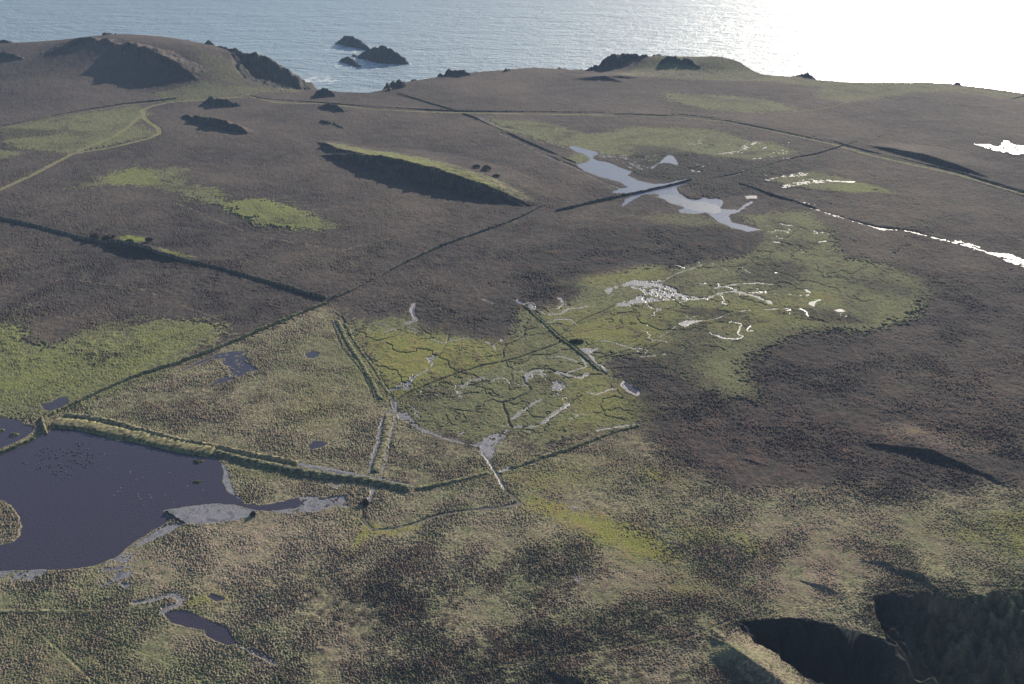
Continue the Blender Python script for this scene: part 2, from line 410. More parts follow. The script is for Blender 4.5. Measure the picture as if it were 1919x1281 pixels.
area('yellow', [(1000,580),(1060,570),(1200,560),(1240,600),(1100,610),(1040,605)], 12, 16, .3)
area('yellow', [(1100,690),(1180,730),(1200,790),(1050,800),(1060,750)], 14, 16, .5)
area('yellow', [(1500,545),(1560,550),(1570,570),(1510,565)], 6, 8, .5)
area('dark', [(830,560),(960,560),(960,600),(930,640),(850,622),(810,618),(790,600),(795,560)], 5, 6, .4)
area('dark', [(958,520),(965,490),(1000,462),(1060,448),(1150,428),(1250,422),(1350,435),(1420,440),(1405,470),(1330,490),(1250,498),(1180,488),(1130,508),(1060,520),(1098,540),(1060,560),(985,567),(975,540)], 6, 10, .85)
area('dark', [(1268,580),(1300,572),(1360,578),(1400,590),(1340,598),(1275,592)], 4, 6, .8)
area('dark', [(1340,600),(1400,590),(1410,598),(1360,610)], 4, 5, .6)
area('dark', [(1470,575),(1530,578),(1600,590),(1630,605),(1560,605),(1490,590)], 5, 6, .75)
area('dark', [(1380,495),(1430,488),(1480,488),(1510,500),(1500,528),(1440,535),(1385,520)], 8, 14, .7)
area('dark', [(1460,448),(1500,445),(1540,455),(1510,470),(1460,462)], 6, 8, .6)
area('dark', [(1590,520),(1640,515),(1720,535),(1745,560),(1690,562),(1620,540)], 8, 14, .6)
area('dark', [(1150,672),(1200,672),(1260,640),(1340,645),(1350,665),(1300,690),(1330,720),(1250,735),(1190,735),(1160,705)], 7, 12, .6)
area('dark', [(1240,600),(1320,600),(1345,640),(1280,650),(1245,620)], 7, 10, .45)
area('dark', [(1200,270),(1290,283),(1400,300),(1480,300),(1540,290),(1560,310),(1480,330),(1420,345),(1400,362),(1330,370),(1270,345),(1200,332),(1180,315)], 5, 8, .7)
area('scrub', [(1190,285),(1290,283),(1400,300),(1460,310),(1420,345),(1400,362),(1330,370),(1275,340),(1200,335),(1175,312)], 4, 8, .9)
area('green', [(1370,310),(1440,305),(1480,315),(1430,330),(1390,335)], 4, 10, .5)
area('green', [(1200,288),(1240,282),(1250,300),(1210,306)], 3, 6, .9)
area('dark', [(1400,640),(1500,622),(1560,615),(1700,640),(1919,600),(2200,600),(2200,900),(1919,895),(1750,905),(1560,915),(1450,900),(1300,870),(1230,840),(1210,795),(1300,800),(1400,745),(1395,690)], 14, 24, .32)
area('dark', [(1400,670),(1460,650),(1560,640),(1660,680),(1640,740),(1500,760),(1420,740)], 12, 24, .4)
area('dark', [(1680,495),(1760,490),(1919,520),(2100,540),(2100,570),(1919,580),(1800,560),(1730,520)], 10, 20, .35)
area('dark', [(1300,700),(1400,745),(1350,800),(1210,792),(1200,740)], 10, 14, .4)
area('red', [(1200,830),(1300,780),(1500,760),(1700,780),(1900,700),(1900,800),(1600,880),(1350,880)], 25, 35, .35)
area('red', [(1080,800),(1230,830),(1300,880),(1180,870),(1060,840)], 14, 20, .35)
# --- rough tussock land
area('tuss', [(97,782),(330,684),(615,568),(640,590),(670,640),(735,750),(790,800),(890,835),(960,812),(1000,848),(1100,815),(1215,798),(1240,850),(1290,880),(1340,905),(1400,930),(1470,905),(1530,915),(1570,905),(1640,938),(1700,935),(1740,915),(1800,925),(1860,905),(1919,912),(2600,900),(3500,2100),(-1500,2100),(-1500,790),(0,785)], 5, 9)
area('green', [(640,590),(735,745),(700,760),(560,650),(600,600)], 12, 14, .55)
area('green', [(450,640),(620,600),(690,760),(640,800),(520,760),(480,700)], 20, 25, .35)
area('green', [(100,785),(260,740),(330,800),(560,850),(700,860),(560,870),(330,830),(160,795)], 10, 14, .35)
area('yellow', [(560,720),(640,740),(620,800),(520,790)], 14, 18, .2)
area('green', [(930,870),(1080,850),(1200,880),(1300,900),(1270,960),(1100,930),(1000,935)], 18, 22, .4)
area('yellow', [(940,885),(1080,870),(1100,900),(1000,930)], 14, 16, .45)
area('yellow', [(975,928),(1020,935),(1080,950),(1150,972),(1230,1012),(1262,1050),(1200,1058),(1130,1022),(1070,985),(1000,955)], 6, 9, 1)
area('yellow', [(1200,878),(1240,880),(1278,903),(1230,900)], 4, 5, .7)
area('yellow', [(1375,985),(1400,1005),(1450,1048),(1425,1045),(1385,1015)], 4, 5, .75)
area('yellow', [(1270,985),(1340,988),(1350,1008),(1290,1012)], 6, 8, .5)
area('yellow', [(1870,970),(1930,960),(1960,1040),(1900,1035)], 8, 14, .6)
area('yellow', [(1760,1000),(1840,985),(1860,1010),(1790,1020)], 8, 14, .4)
area('green', [(1700,950),(2300,930),(2300,1080),(1700,1090),(1620,1020)], 20, 30, .35)
area('yellow', [(683,975),(730,990),(790,985),(730,1003),(695,1000),(665,1035),(650,1038),(668,1000)], 2.5, 2, .9)
area('yellow', [(640,945),(680,950),(675,985),(655,1000)], 4, 5, .4)
area('green', [(430,860),(500,870),(560,890),(470,900),(440,890)], 5, 6, .7)
area('yellow', [(340,1128),(400,1105),(440,1118),(380,1132),(330,1142),(350,1148)], 3, 4, .7)
area('yellow', [(1250,1090),(1320,1095),(1330,1110),(1260,1110)], 6, 8, .4)
area('tan', [(345,985),(480,975),(660,965),(660,1040),(450,1100),(270,1095),(262,1040)], 18, 20, .75)
area('tan', [(1040,1035),(1160,1030),(1180,1080),(1120,1110),(1040,1100)], 10, 12, .6)
area('tan', [(1060,1080),(1100,1078),(1095,1098),(1062,1095)], 2, 4, 1)
area('red', [(1180,1070),(1340,1080),(1500,1100),(1480,1140),(1300,1160),(1160,1130)], 18, 20, .5)
area('tan', [(1450,920),(1640,950),(1640,1080),(1520,1090),(1380,1060),(1400,980)], 20, 26, .45)
area('red', [(1480,990),(1620,1000),(1640,1080),(1530,1090),(1450,1040)], 12, 16, .4)
area('tan', [(1380,1170),(1420,1200),(1480,1255),(1535,1290),(1500,1290),(1420,1235),(1370,1200),(1340,1175)], 6, 5, .6)
area('tan', [(1640,795),(1700,790),(1780,820),(1850,850),(1800,855),(1730,838),(1660,815)], 6, 8, .8)
area('tan', [(1850,828),(1880,825),(1900,840),(1880,845)], 4, 5, .6)
area('yellow', [(1690,805),(1720,805),(1730,815),(1700,815)], 3, 3, .7)
area('dark', [(590,1090),(700,1080),(820,1110),(830,1180),(700,1200),(600,1160)], 14, 22, .5)
area('dark', [(960,1050),(1060,1040),(1090,1090),(1060,1135),(980,1120)], 12, 18, .5)
area('dark', [(690,1060),(800,1080),(960,1060),(960,1100),(800,1110)], 12, 18, .3)
area('dark', [(880,1190),(1000,1180),(1010,1225),(920,1250),(880,1230)], 6, 9, .7)
area('dark', [(1010,1150),(1120,1160),(1280,1180),(1340,1210),(1300,1235),(1180,1230),(1080,1215),(1020,1200)], 12, 20, .5)
area('red', [(880,1190),(1000,1180),(1010,1225),(920,1250)], 8, 9, .6)
area('red', [(1010,1150),(1200,1190),(1280,1220),(1180,1240),(1060,1215)], 14, 14, .5)
area('dark', [(850,1250),(1000,1260),(1300,1250),(1400,1290),(1300,1340),(850,1340)], 10, 14, .5)
area('dark', [(600,1180),(760,1200),(860,1270),(700,1300),(580,1250)], 14, 22, .35)
area('red', [(0,1160),(120,1150),(260,1200),(200,1300),(-100,1320)], 20, 20, .4)
area('red', [(380,740),(420,770),(330,790),(280,770),(330,745)], 12, 14, .3)
area('dark', [(300,720),(400,730),(420,770),(320,800),(240,770)], 14, 16, .25)
area('dark', [(740,840),(800,820),(900,860),(860,890),(760,890)], 14, 16, .2)
area('dark', [(0,240),(60,240),(105,246),(95,254),(40,258),(0,262)], 4, 6, .7)
area('dark', [(110,245),(150,253),(170,248),(120,240)], 3, 4, .5)
area('lime', [(215,442),(250,440),(285,446),(275,452),(230,452)], 2, 2.5, 1)
area('lime', [(295,462),(330,470),(365,480),(340,478),(305,468)], 2, 2, .8)
area('dark', [(410,95),(460,105),(505,125),(480,125),(430,108)], 5, 6, .5)
# --- right vegetated slope of the cove
area('dark', [(1640,1122),(1740,1116),(1930,1114),(2100,1114),(2100,1400),(1760,1400),(1660,1230)], 6, 16, .65)  # dark mask here paints extra shade onto the shadowed slope
area('green', [(1640,1120),(1740,1112),(1930,1110),(2100,1110),(2100,1400),(1760,1400),(1660,1230)], 6, 16, .7)

# --- paths
kp = newcls('path', 'mown grassy track winding across the heath', 'track', 'structure')
line('path', [(-60,378),(0,355),(60,328),(100,307),(135,288),(160,283),(200,277),(240,268),(280,258),(300,250),(298,240),(280,228),(268,217),(268,205),(285,198),(320,190),(380,187)], 5.5, .5, .5, 1, kp)
line('path', [(268,213),(245,235),(215,255),(170,272),(140,286)], 5, .8, 1, .8, kp)
line('path', [(380,187),(440,182),(470,181),(520,191.3),(560,193.3),(600,193.3),(640,197.3),(700,204.3),(780,208.3),(850,210.3),(900,211.3),(1000,213.3),(1100,214.3),(1180,215.3),(1280,219.3),(1360,227.3),(1420,239.3),(1450,245.3),(1510,258.3),(1560,269.3),(1620,287.3),(1700,305.3),(1750,316.3),(1800,328.3),(1860,346.3),(1919,363.3),(2020,396.3)], 5.5, .5, .4, .9, kp)
line('path', [(-60,250),(0,240),(60,228),(150,211),(240,196),(300,190)], 2.4, .8, .6, .7, kp)
line('path', [(440,182),(490,172),(530,168),(568,168)], 4, 1.5, 2, .6, kp)
line('path', [(1400,218),(1440,212),(1500,208),(1560,200),(1590,190)], 1.6, .6, .6, .6, kp)
kp2 = newcls('footpath', 'thin trodden path along the near cliff tops', 'path', 'structure')
line('path', [(760,1290),(850,1265),(920,1252),(1000,1236),(1060,1228),(1140,1218),(1240,1200),(1290,1196),(1340,1175),(1370,1162),(1440,1152),(1500,1142),(1530,1134),(1580,1125),(1640,1112),(1700,1098),(1740,1093),(1800,1096),(1860,1101),(1930,1100),(2100,1102)], 1.1, .4, .5, .5, kp2)
line('path', [(80,1190),(120,1225),(190,1290)], 1.2, .5, .4, .6, kp2)
line('path', [(150,1180),(300,1235),(400,1290)], 1.0, .5, .4, .5, kp2)
# old tracks in the grass
line('dark', [(60,735),(150,690),(220,665),(300,640),(380,612)], 1.5, 1, 1, .35)
line('trench', [(620,600),(640,650),(680,700),(700,745)], 1.4, .5, .5, .6)

area('yellow', [(1230,560),(1500,560),(1560,600),(1400,625),(1240,600)], 12, 16, .4)
area('yellow', [(1100,515),(1240,498),(1250,520),(1100,540)], 8, 12, .45)
area('yellow', [(840,640),(940,650),(900,690),(800,700)], 8, 12, .5)
area('yellow', [(1000,1010),(1200,1050),(1280,1080),(1150,1070)], 12, 14, .35)
area('tan', [(560,1000),(700,1020),(900,1040),(880,1080),(640,1070)], 14, 18, .5)
area('tan', [(880,940),(1000,960),(1080,1010),(940,1010)], 12, 14, .35)
# --- water and mud
WAT = {}
def water(name, label, cat='pool', group=None):
    k = newcls(name, label, cat, 'structure', group); WAT[k] = name; return k
def mud(label, name='mud'):
    k = newcls(name, label, 'mud', 'structure', None); return k
k_pond = water('pond', 'large dark navy pond with birds at the left edge', 'pond')
area('water', [(-300,960),(-60,870),(0,848),(40,834),(84,812),(100,801),(130,802),(160,807),(190,815),(220,825),(250,826),(300,830),(340,836),(375,848),(398,853),(415,866),(421,880),(418,900),(425,915),(445,930),(462,944),(480,946),(510,942),(535,935),(560,930),(600,930),(640,931),(642,945),(600,952),(545,960),(480,955),(430,945),(395,945),(310,957),(325,968),(300,985),(258,1012),(225,1040),(180,1060),(100,1068),(30,1069),(-300,1090)], .5, 1.2, cls=k_pond)
k_is = newcls('grass_islet', 'brown grassy spit of land cut by the left edge in the large pond', 'islet', 'thing', 'tussock islets in the ponds')
area('wmud', [(-300,930),(0,934),(20,945),(30,962),(38,985),(36,1002),(22,1015),(0,1021),(-300,1030)], .5, 1.2, cls=k_is)
km = mud('pale grey mud exposed along the shore of the large pond')
area('wmud', [(308,957),(350,949),(400,943),(440,946),(478,957),(475,968),(440,974),(400,980),(342,981)], .5, 1.5, cls=km)
area('wmud', [(345,978),(310,985),(262,1012),(250,1022),(262,1025),(300,1005),(340,985)], .5, 1.5, cls=km)
area('wmud', [(412,862),(424,875),(432,900),(440,925),(465,943),(450,935),(425,918),(416,900),(420,885)], .5, 1.0, cls=km)
area('wmud', [(560,930),(600,931),(642,931),(648,946),(600,954),(550,962),(510,958),(560,948)], .5, 2.5, cls=km, broken=.25)
area('wmud', [(-100,1070),(30,1068),(90,1068),(70,1084),(30,1086),(-100,1078)], .5, 2, cls=km, broken=.3)
area('wmud', [(225,1040),(262,1012),(258,1050),(235,1090),(268,1098),(200,1110),(170,1070)], .5, 2, cls=km, broken=-.1)
k = water('pond', 'dark pond behind the low wall at the left edge', 'pond')
area('water', [(-200,790),(0,782),(20,784),(42,789),(45,796),(62,798),(64,806),(50,818),(20,832),(0,840),(-200,900)], .5, .8, cls=k)
G3 = 'small pools in the marsh'
k = water('pool', 'small dark pool beside the upper end of the long field wall', 'pool', G3)
area('water', [(76,757),(95,752),(108,744),(126,742),(127,755),(112,764),(92,770),(80,766)], .4, 1, cls=k)
k = water('pool', 'pair of tiny pools at the foot of the earth bank', 'pool', G3)
area('water', [(157,773),(170,774),(172,779),(160,779)], .4, .6, cls=k); area('water', [(177,779),(188,779),(190,784),(180,784)], .4, .6, cls=k)
k = water('pool', 'shallow branching violet pool below the long field wall', 'pool', G3)
area('water', [(325,698),(350,688),(375,676),(400,663),(440,656),(462,658),(460,670),(470,688),(482,692),(460,698),(440,708),(405,720),(400,716),(428,700),(430,690),(415,676),(400,672),(375,680),(345,695)], .6, 2, cls=k, broken=.35)
k = water('pool', 'small ragged pool in grass left of the double bank', 'pool', G3)
area('water', [(572,662),(585,656),(600,662),(592,670),(576,671)], .4, 1.2, cls=k)
k = water('pool', 'round blue pool in rough grass above the earth bank', 'pool', G3)
area('water', [(577,834),(588,824),(612,827),(615,830),(604,837),(582,842)], .4, .5, cls=k)
k = water('pool', 'tiny round pool above the earth bank', 'pool', G3)
area('water', [(394,811),(402,809),(406,813),(398,816)], .4, .3, cls=k)
k = water('pool', 'shallow pool in grass just below the earth bank', 'pool', G3)
area('water', [(495,878),(520,868),(545,874),(525,878)], .4, 1, cls=k, broken=.3)
k = water('pool', 'long narrow dark pool at the bottom left', 'pool', G3)
area('water', [(306,1150),(325,1143),(350,1144),(372,1152),(400,1165),(425,1175),(435,1190),(448,1206),(425,1208),(400,1200),(384,1190),(382,1180),(350,1176),(320,1166)], .3, .8, cls=k)
k = water('pool', 'small square dark pool in yellow moss at bottom left', 'pool', G3)
area('water', [(386,1117),(395,1112),(418,1119),(420,1123),(405,1127)], .3, .3, cls=k)
k = water('pool', 'blue pool with pale rim on the edge of the brown heath', 'pool', G3)
km2 = mud('pale cracked mud flats and silver silt in the marsh')
area('wmud', [(1163,722),(1168,712),(1180,718),(1200,733),(1200,738),(1195,742),(1180,736)], .4, .8, cls=km2)
area('water', [(1168,718),(1172,714),(1180,720),(1196,732),(1192,738),(1178,731)], .4, .3, cls=k)
# far pond crossed by the wall
k_far = water('pond', 'silver pond crossed by the dark field wall in the upper right', 'pond')
area('water', [(1062,272),(1075,272),(1100,279),(1120,282),(1124,288),(1112,292),(1113,298),(1140,303),(1168,315),(1185,320),(1178,328),(1200,338),(1225,343),(1250,342),(1290,333),(1298,337),(1280,345),(1268,350),(1275,362),(1290,372),(1310,374),(1320,368),(1330,372),(1345,371),(1356,375),(1352,390),(1380,392),(1395,382),(1408,374),(1414,378),(1385,398),(1365,402),(1372,415),(1400,422),(1430,430),(1400,434),(1370,425),(1340,412),(1325,398),(1300,400),(1272,398),(1270,392),(1285,390),(1262,382),(1245,372),(1230,362),(1205,364),(1175,382),(1162,388),(1170,372),(1200,362),(1140,360),(1165,352),(1175,350),(1160,340),(1120,330),(1095,320),(1078,307),(1100,302),(1106,296),(1098,290),(1078,284)], .8, 1.5, cls=k_far)
k = water('pond', 'wind ruffled glinting end of the far pond below the dark wall', 'pond')
area('water', [(1235,368),(1255,364),(1290,376),(1330,378),(1352,388),(1350,398),(1325,397),(1300,394),(1285,389),(1262,381)], .6, 4, cls=k, broken=.6)
k = water('pool', 'small silver pool among dark scrub above the far pond', 'pool', G3)
area('water', [(1218,314),(1235,303),(1250,290),(1262,290),(1272,305),(1270,310),(1252,305),(1235,306),(1222,316)], .6, 1, cls=k)
kg = water('pool', 'blinding white pool glinting in the sun at the right edge', 'pool', G3)
area('water', [(1822,268),(1850,269),(1868,273),(1880,262),(1890,262),(1898,270),(1919,272),(1990,275),(1990,290),(1900,289),(1870,283),(1845,276)], .6, 5, cls=kg, broken=.45)
kg2 = water('pool', 'glinting pools scattered through wet grass at the upper right', 'pool', G3)
area('water', [(1360,285),(1385,280),(1400,266),(1420,264),(1430,270),(1405,275),(1390,285),(1370,287)], .6, 3, cls=kg2, broken=-.02)
area('water', [(1420,292),(1470,280),(1480,285),(1440,295),(1400,298)], .6, 4, cls=kg2, broken=-.06)
area('water', [(1290,316),(1310,316),(1312,322),(1292,320)], .6, 2, cls=kg2, broken=0)
area('water', [(1300,305),(1340,302),(1340,308),(1310,309)], .6, 2, cls=kg2, broken=-.15)
area('water', [(1360,327),(1390,322),(1388,325),(1362,330)], .5, 1, cls=kg2)
area('water', [(1393,366),(1418,365),(1420,371),(1400,372)], .5, 1, cls=kg2)
area('water', [(1430,336),(1460,330),(1500,322),(1520,325),(1470,332),(1440,338)], .6, 2, cls=kg2, broken=.15)
area('water', [(1462,350),(1480,342),(1500,340),(1540,335),(1580,338),(1612,338),(1600,342),(1560,340),(1500,345),(1470,352)], .6, 1.5, cls=kg2, broken=.2)
area('water', [(1120,282),(1170,290),(1175,300),(1190,310),(1150,300),(1125,292)], .6, 4, cls=kg2, broken=-.1)
area('water', [(1180,305),(1215,310),(1212,318),(1180,314)], .6, 3, cls=kg2, broken=-.05)
area('water', [(1490,376),(1515,378),(1545,392),(1520,390)], .6, 2, cls=kg2, broken=-.1)
area('water', [(1470,422),(1510,430),(1560,435),(1540,440),(1480,430)], .6, 4, cls=kg2, broken=-.2)
area('water', [(1665,470),(1685,468),(1684,475),(1672,476)], .6, 2, cls=kg2, broken=-.05)
# glinting stream at the right
ks = water('stream', 'bright glinting stream running to the right edge', 'stream')
line(None, [(1530,392),(1580,408),(1620,420),(1650,428),(1700,432),(1740,442),(1780,452),(1820,462),(1850,472),(1880,480),(1919,490),(1990,505)], 2.6, .4, 1.6, wid=ks, w2=4.0, broken=.55)
area('water', [(1855,472),(1890,474),(1930,488),(1990,500),(1990,510),(1919,500),(1880,486)], .6, 4, cls=ks, broken=.5)
area('water', [(1775,448),(1800,450),(1835,462),(1830,468),(1800,460)], .6, 4, cls=ks, broken=-.02)
area('water', [(1640,424),(1665,428),(1660,433),(1645,430)], .6, 2, cls=ks)
G4 = 'thin streams through the marsh'
ks2 = water('stream', 'thin silver stream from the track down to the far pond', 'stream', G4)
line(None, [(895,217),(920,228),(940,238),(980,245),(1000,253),(1025,265),(1045,270),(1066,275)], 1.6, .3, .8, wid=ks2, w2=2.6)
area('water', [(890,218),(915,221),(935,236),(925,234)], .5, 2, cls=ks2, broken=0)
line(None, [(938,249),(978,268),(1008,284),(1046,301),(1078,313),(1100,326),(1130,341),(1165,353)], 2.2, .3, .8, wid=ks2, broken=.62)
line(None, [(1325,252),(1305,268),(1295,270),(1270,283)], 1.5, .3, .5, wid=ks2, broken=.15)
# central braided marsh flats
area('wmud', [(1132,543),(1150,535),(1172,530),(1190,523),(1210,527),(1238,525),(1245,532),(1260,540),(1268,548),(1285,553),(1310,557),(1330,557),(1330,560),(1290,561),(1250,562),(1210,565),(1180,572),(1155,573),(1152,568),(1190,560),(1210,550),(1200,542),(1175,536),(1150,542),(1140,550)], .7, 3, cls=km2, broken=.2)
ks3 = water('stream', 'braided silver channels across the middle of the marsh', 'stream', G4)
line(None, [(1330,557),(1345,550),(1370,545),(1400,550),(1420,556),(1440,565)], 3.0, .4, 1.2, wid=ks3)
line(None, [(1340,540),(1360,535),(1385,531),(1420,529),(1445,532)], 2.6, .4, 1, wid=ks3)
line(None, [(1345,552),(1375,543),(1400,548),(1418,540)], 1.6, .4, 1, wid=ks3, broken=.3)
line(None, [(1400,552),(1430,548),(1470,549),(1500,552)], 1.2, .4, 1, wid=ks3, broken=.3)
area('water', [(1508,541),(1516,541),(1522,550),(1515,556),(1530,560),(1545,560),(1530,566),(1526,575),(1518,572),(1512,566),(1525,562),(1510,555)], .5, 1.5, cls=ks3, broken=.45)
area('water', [(1562,580),(1575,577),(1587,583),(1570,584)], .5, 1, cls=ks3)
area('water', [(1436,562),(1445,562),(1450,570),(1438,568)], .5, 1, cls=ks3)
line(None, [(1240,528),(1262,514),(1285,506),(1315,496),(1310,490)], 1.6, .4, 1, wid=ks3, broken=.5)
line(None, [(1335,493),(1350,500),(1370,508)], 1.6, .4, 1.2, wid=ks3, broken=.2)
line(None, [(1220,640),(1250,622),(1270,608),(1285,602),(1320,600),(1345,595),(1370,585),(1400,580),(1480,577)], 1.3, .4, .7, wid=ks3, broken=.35)
area('wmud', [(1270,606),(1285,600),(1325,599),(1300,605),(1285,612)], .5, 1, cls=km2)
line(None, [(1130,577),(1140,562),(1150,548)], 1.0, .3, .6, wid=ks3)
area('wmud', [(1084,652),(1100,652),(1113,655),(1125,650),(1105,662),(1115,670),(1108,672),(1098,662)], .5, 1.2, cls=km2, broken=.5)
line('mud', [(1108,670),(1118,682),(1130,686),(1134,695)], 1.8, .5, .6, 1)
line('mud', [(1085,665),(1097,678),(1098,687),(1070,695),(1060,700)], 1.2, .4, .6, .9)
area('wmud', [(965,562),(970,560),(985,570),(980,572)], .4, .8, cls=km2)
line(None, [(962,560),(972,567),(984,573)], 1.6, .4, .4, wid=ks3)
area('wmud', [(992,568),(1005,572),(1002,584),(990,580)], .4, 2, cls=km2, broken=0)
line('mud', [(1010,583),(1030,588),(1050,588),(1064,578),(1100,574)], 1.5, .4, .8, .9)
line('mud', [(1050,558),(1056,570),(1045,577)], 1.5, .4, .8, .9)
area('wmud', [(1030,722),(1045,714),(1062,720),(1050,730),(1035,730)], .5, 2, cls=km2, broken=.1)
line('mud', [(986,715),(988,702),(1000,695),(1015,693)], 2.4, .6, .8, .9)
line('mud', [(1045,697),(1060,702),(1090,707),(1100,700)], 2.4, .5, .8, .9)
line('mud', [(960,785),(975,772),(1000,755),(1015,748)], 1.8, .6, .9, 1)
line('mud', [(965,798),(1000,798),(1020,790),(1045,770),(1068,755)], 2.2, .6, 1.6, .9, broken=.3)
area('mud', [(1060,785),(1080,770),(1100,775),(1090,785)], 1, 3, .8, broken=-.1)
line('mud', [(1080,732),(1100,735),(1120,738),(1140,730),(1155,727)], 1.2, .4, .6, .8, broken=.2)
area('wmud', [(892,832),(905,822),(925,812),(945,808),(955,802),(950,815),(935,830),(925,842),(930,850),(915,860),(903,848)], .7, 2.5, cls=km2, broken=.3)
ks4 = water('stream', 'narrow stream bending between the marsh and the rough grass', 'stream', G4)
line(None, [(955,803),(940,820),(925,838)], 1.0, .3, .4, wid=ks4)
line('mud', [(903,850),(915,862),(922,875),(935,895),(945,915)], 1.7, .6, .8, .8, broken=.3)
line(None, [(905,850),(916,862),(925,880),(938,900),(948,918),(962,930),(973,940),(968,945),(940,950),(900,953),(860,958),(820,965),(780,980),(740,990),(715,993),(695,990),(685,980),(680,972)], 1.0, .3, .4, wid=ks4)
line('trench', [(948,918),(962,930),(973,940),(940,950),(860,957),(820,964),(780,978),(740,989),(700,992),(683,978),(680,965),(686,945)], 1.6, .5, .4, 1)
area('wmud', [(738,770),(765,772),(775,785),(790,803),(810,812),(790,808),(765,793),(745,780)], .6, 2, cls=km2, broken=.2)
line('mud', [(790,803),(830,820),(870,830),(895,835)], 1.5, .5, .7, .9, broken=.5)
line('mud', [(737,768),(720,778),(712,800),(708,830),(696,860),(691,885)], 1.5, .5, .8, 1, broken=.6)
line('mud', [(742,775),(735,800),(730,822),(722,860),(716,885)], 1.2, .5, .8, .8, broken=.05)
line('mud', [(740,755),(738,770)], 3.0, .5, .8, 1)
area('wmud', [(728,733),(742,722),(765,713),(775,700),(770,720),(765,730),(745,728)], .5, 2, cls=km2, broken=.2)
ks5 = water('stream', 'thin stream channel down the double bank in the middle', 'stream', G4)
line(None, [(728,735),(735,748),(738,765),(725,780),(712,800)], 1.3, .3, .4, wid=ks5)
line(None, [(560,872),(620,882),(670,892),(720,902),(768,913)], 1.5, .3, .5, wid=ks5, broken=.2)
line('mud', [(555,868),(620,880),(670,890),(720,900),(770,912)], 3.2, .6, .8, 1)
line('mud', [(625,600),(632,612),(640,622),(655,652),(672,675),(690,705),(705,735)], 1.6, .5, .8, .7, broken=.2)
line(None, [(779,572),(774,580),(776,590),(784,598)], 2.2, .4, .5, wid=ks5)
line('mud', [(778,568),(772,580),(780,600),(760,606)], 3, .8, .8, .8)
area('wmud', [(800,670),(815,665),(818,670),(805,680)], .4, 1.5, cls=km2, broken=.2)
line('mud', [(820,672),(805,690),(780,705),(770,715)], 1.3, .4, .6, .8, broken=.2)
line('mud', [(860,735),(870,720),(885,712),(905,708)], 2.5, .8, 1.6, .6, broken=.1)
line('mud', [(822,740),(840,737),(862,742)], 2.2, .8, 1.6, .6, broken=.1)
line('mud', [(905,560),(925,568)], 1.5, .5, .5, .8)
area('wmud', [(936,634),(944,636),(942,640),(938,639)], .4, .3, cls=km2)
line('mud', [(910,640),(925,645),(930,655)], 1.5, .6, 1, .7)
line('mud', [(605,950),(650,948)], 2, .6, 1, .8)
line('mud', [(700,915),(693,930),(690,945)], 1.8, .6, 1, .8, broken=.2)
line('mud', [(625,900),(640,915)], 5, 1.5, 2, .5, broken=-.1)
line('mud', [(960,875),(940,882),(1000,866)], 2.4, .6, .8, .9, broken=.3)
line('mud', [(1120,806),(1150,800),(1190,795)], 1.6, .6, .8, .7, broken=.2)
line('mud', [(1280,655),(1240,665),(1200,668)], 1, .4, .6, .7, broken=0)
line('mud', [(255,1130),(300,1120),(325,1113),(340,1122),(335,1132),(310,1140),(305,1148)], 2.6, .8, .8, .8)
line('mud', [(445,1208),(480,1225),(520,1245)], 1.5, .6, .6, .6)
area('mud', [(1072,1080),(1095,1082),(1085,1092)], 1.5, 2, .5)
area('wmud', [(1070,948),(1085,948),(1082,952),(1074,952)], .3, .4, cls=km2)
# dark little trenches
for tr, wd in [([(740,752),(760,738),(800,722),(850,702),(900,685),(935,678),(975,668),(1010,655),(1045,643),(1050,638)], 1.5),
           ([(1050,638),(1050,628),(1060,618),(1085,602),(1095,596),(1120,586),(1150,572)], 1.2),
           ([(935,678),(944,668),(942,656),(950,645),(972,636),(982,628),(983,618),(1005,613)], 1.1),
           ([(1134,696),(1130,700),(1090,702),(1065,708),(1045,698),(1030,690),(1000,690),(990,694)], 1.3),
           ([(980,706),(984,716),(995,728),(990,735),(960,748),(942,752),(944,764),(950,775),(953,792),(960,800)], 1.5),
           ([(960,800),(1000,797),(1030,785),(1060,765),(1075,750),(1090,740)], 1.0),
           ([(968,563),(990,580),(1012,597),(1035,618),(1052,632),(1080,652),(1105,675),(1135,700)], 2.2),
           ([(640,592),(665,640),(672,650),(700,690),(722,725),(735,745)], 1.8),
           ([(1120,670),(1180,655),(1200,645)], .9), ([(1140,690),(1170,688),(1240,688)], .8),
           ([(820,672),(838,640),(842,625)], .8), ([(700,640),(740,630),(760,612)], .8),
           ([(925,430),(975,405),(1010,388)], 1.0), ([(1150,668),(1200,660),(1245,638)], .8)]:
    line('trench', tr, wd, .35, .25, 1)
line('trench', [(85,800),(130,802),(190,812),(230,824)], 1.0, .4, .3, .5)
line('scrub', [(940,885),(1000,862),(1080,838),(1140,812)], 2.2, .8, 1, .6)
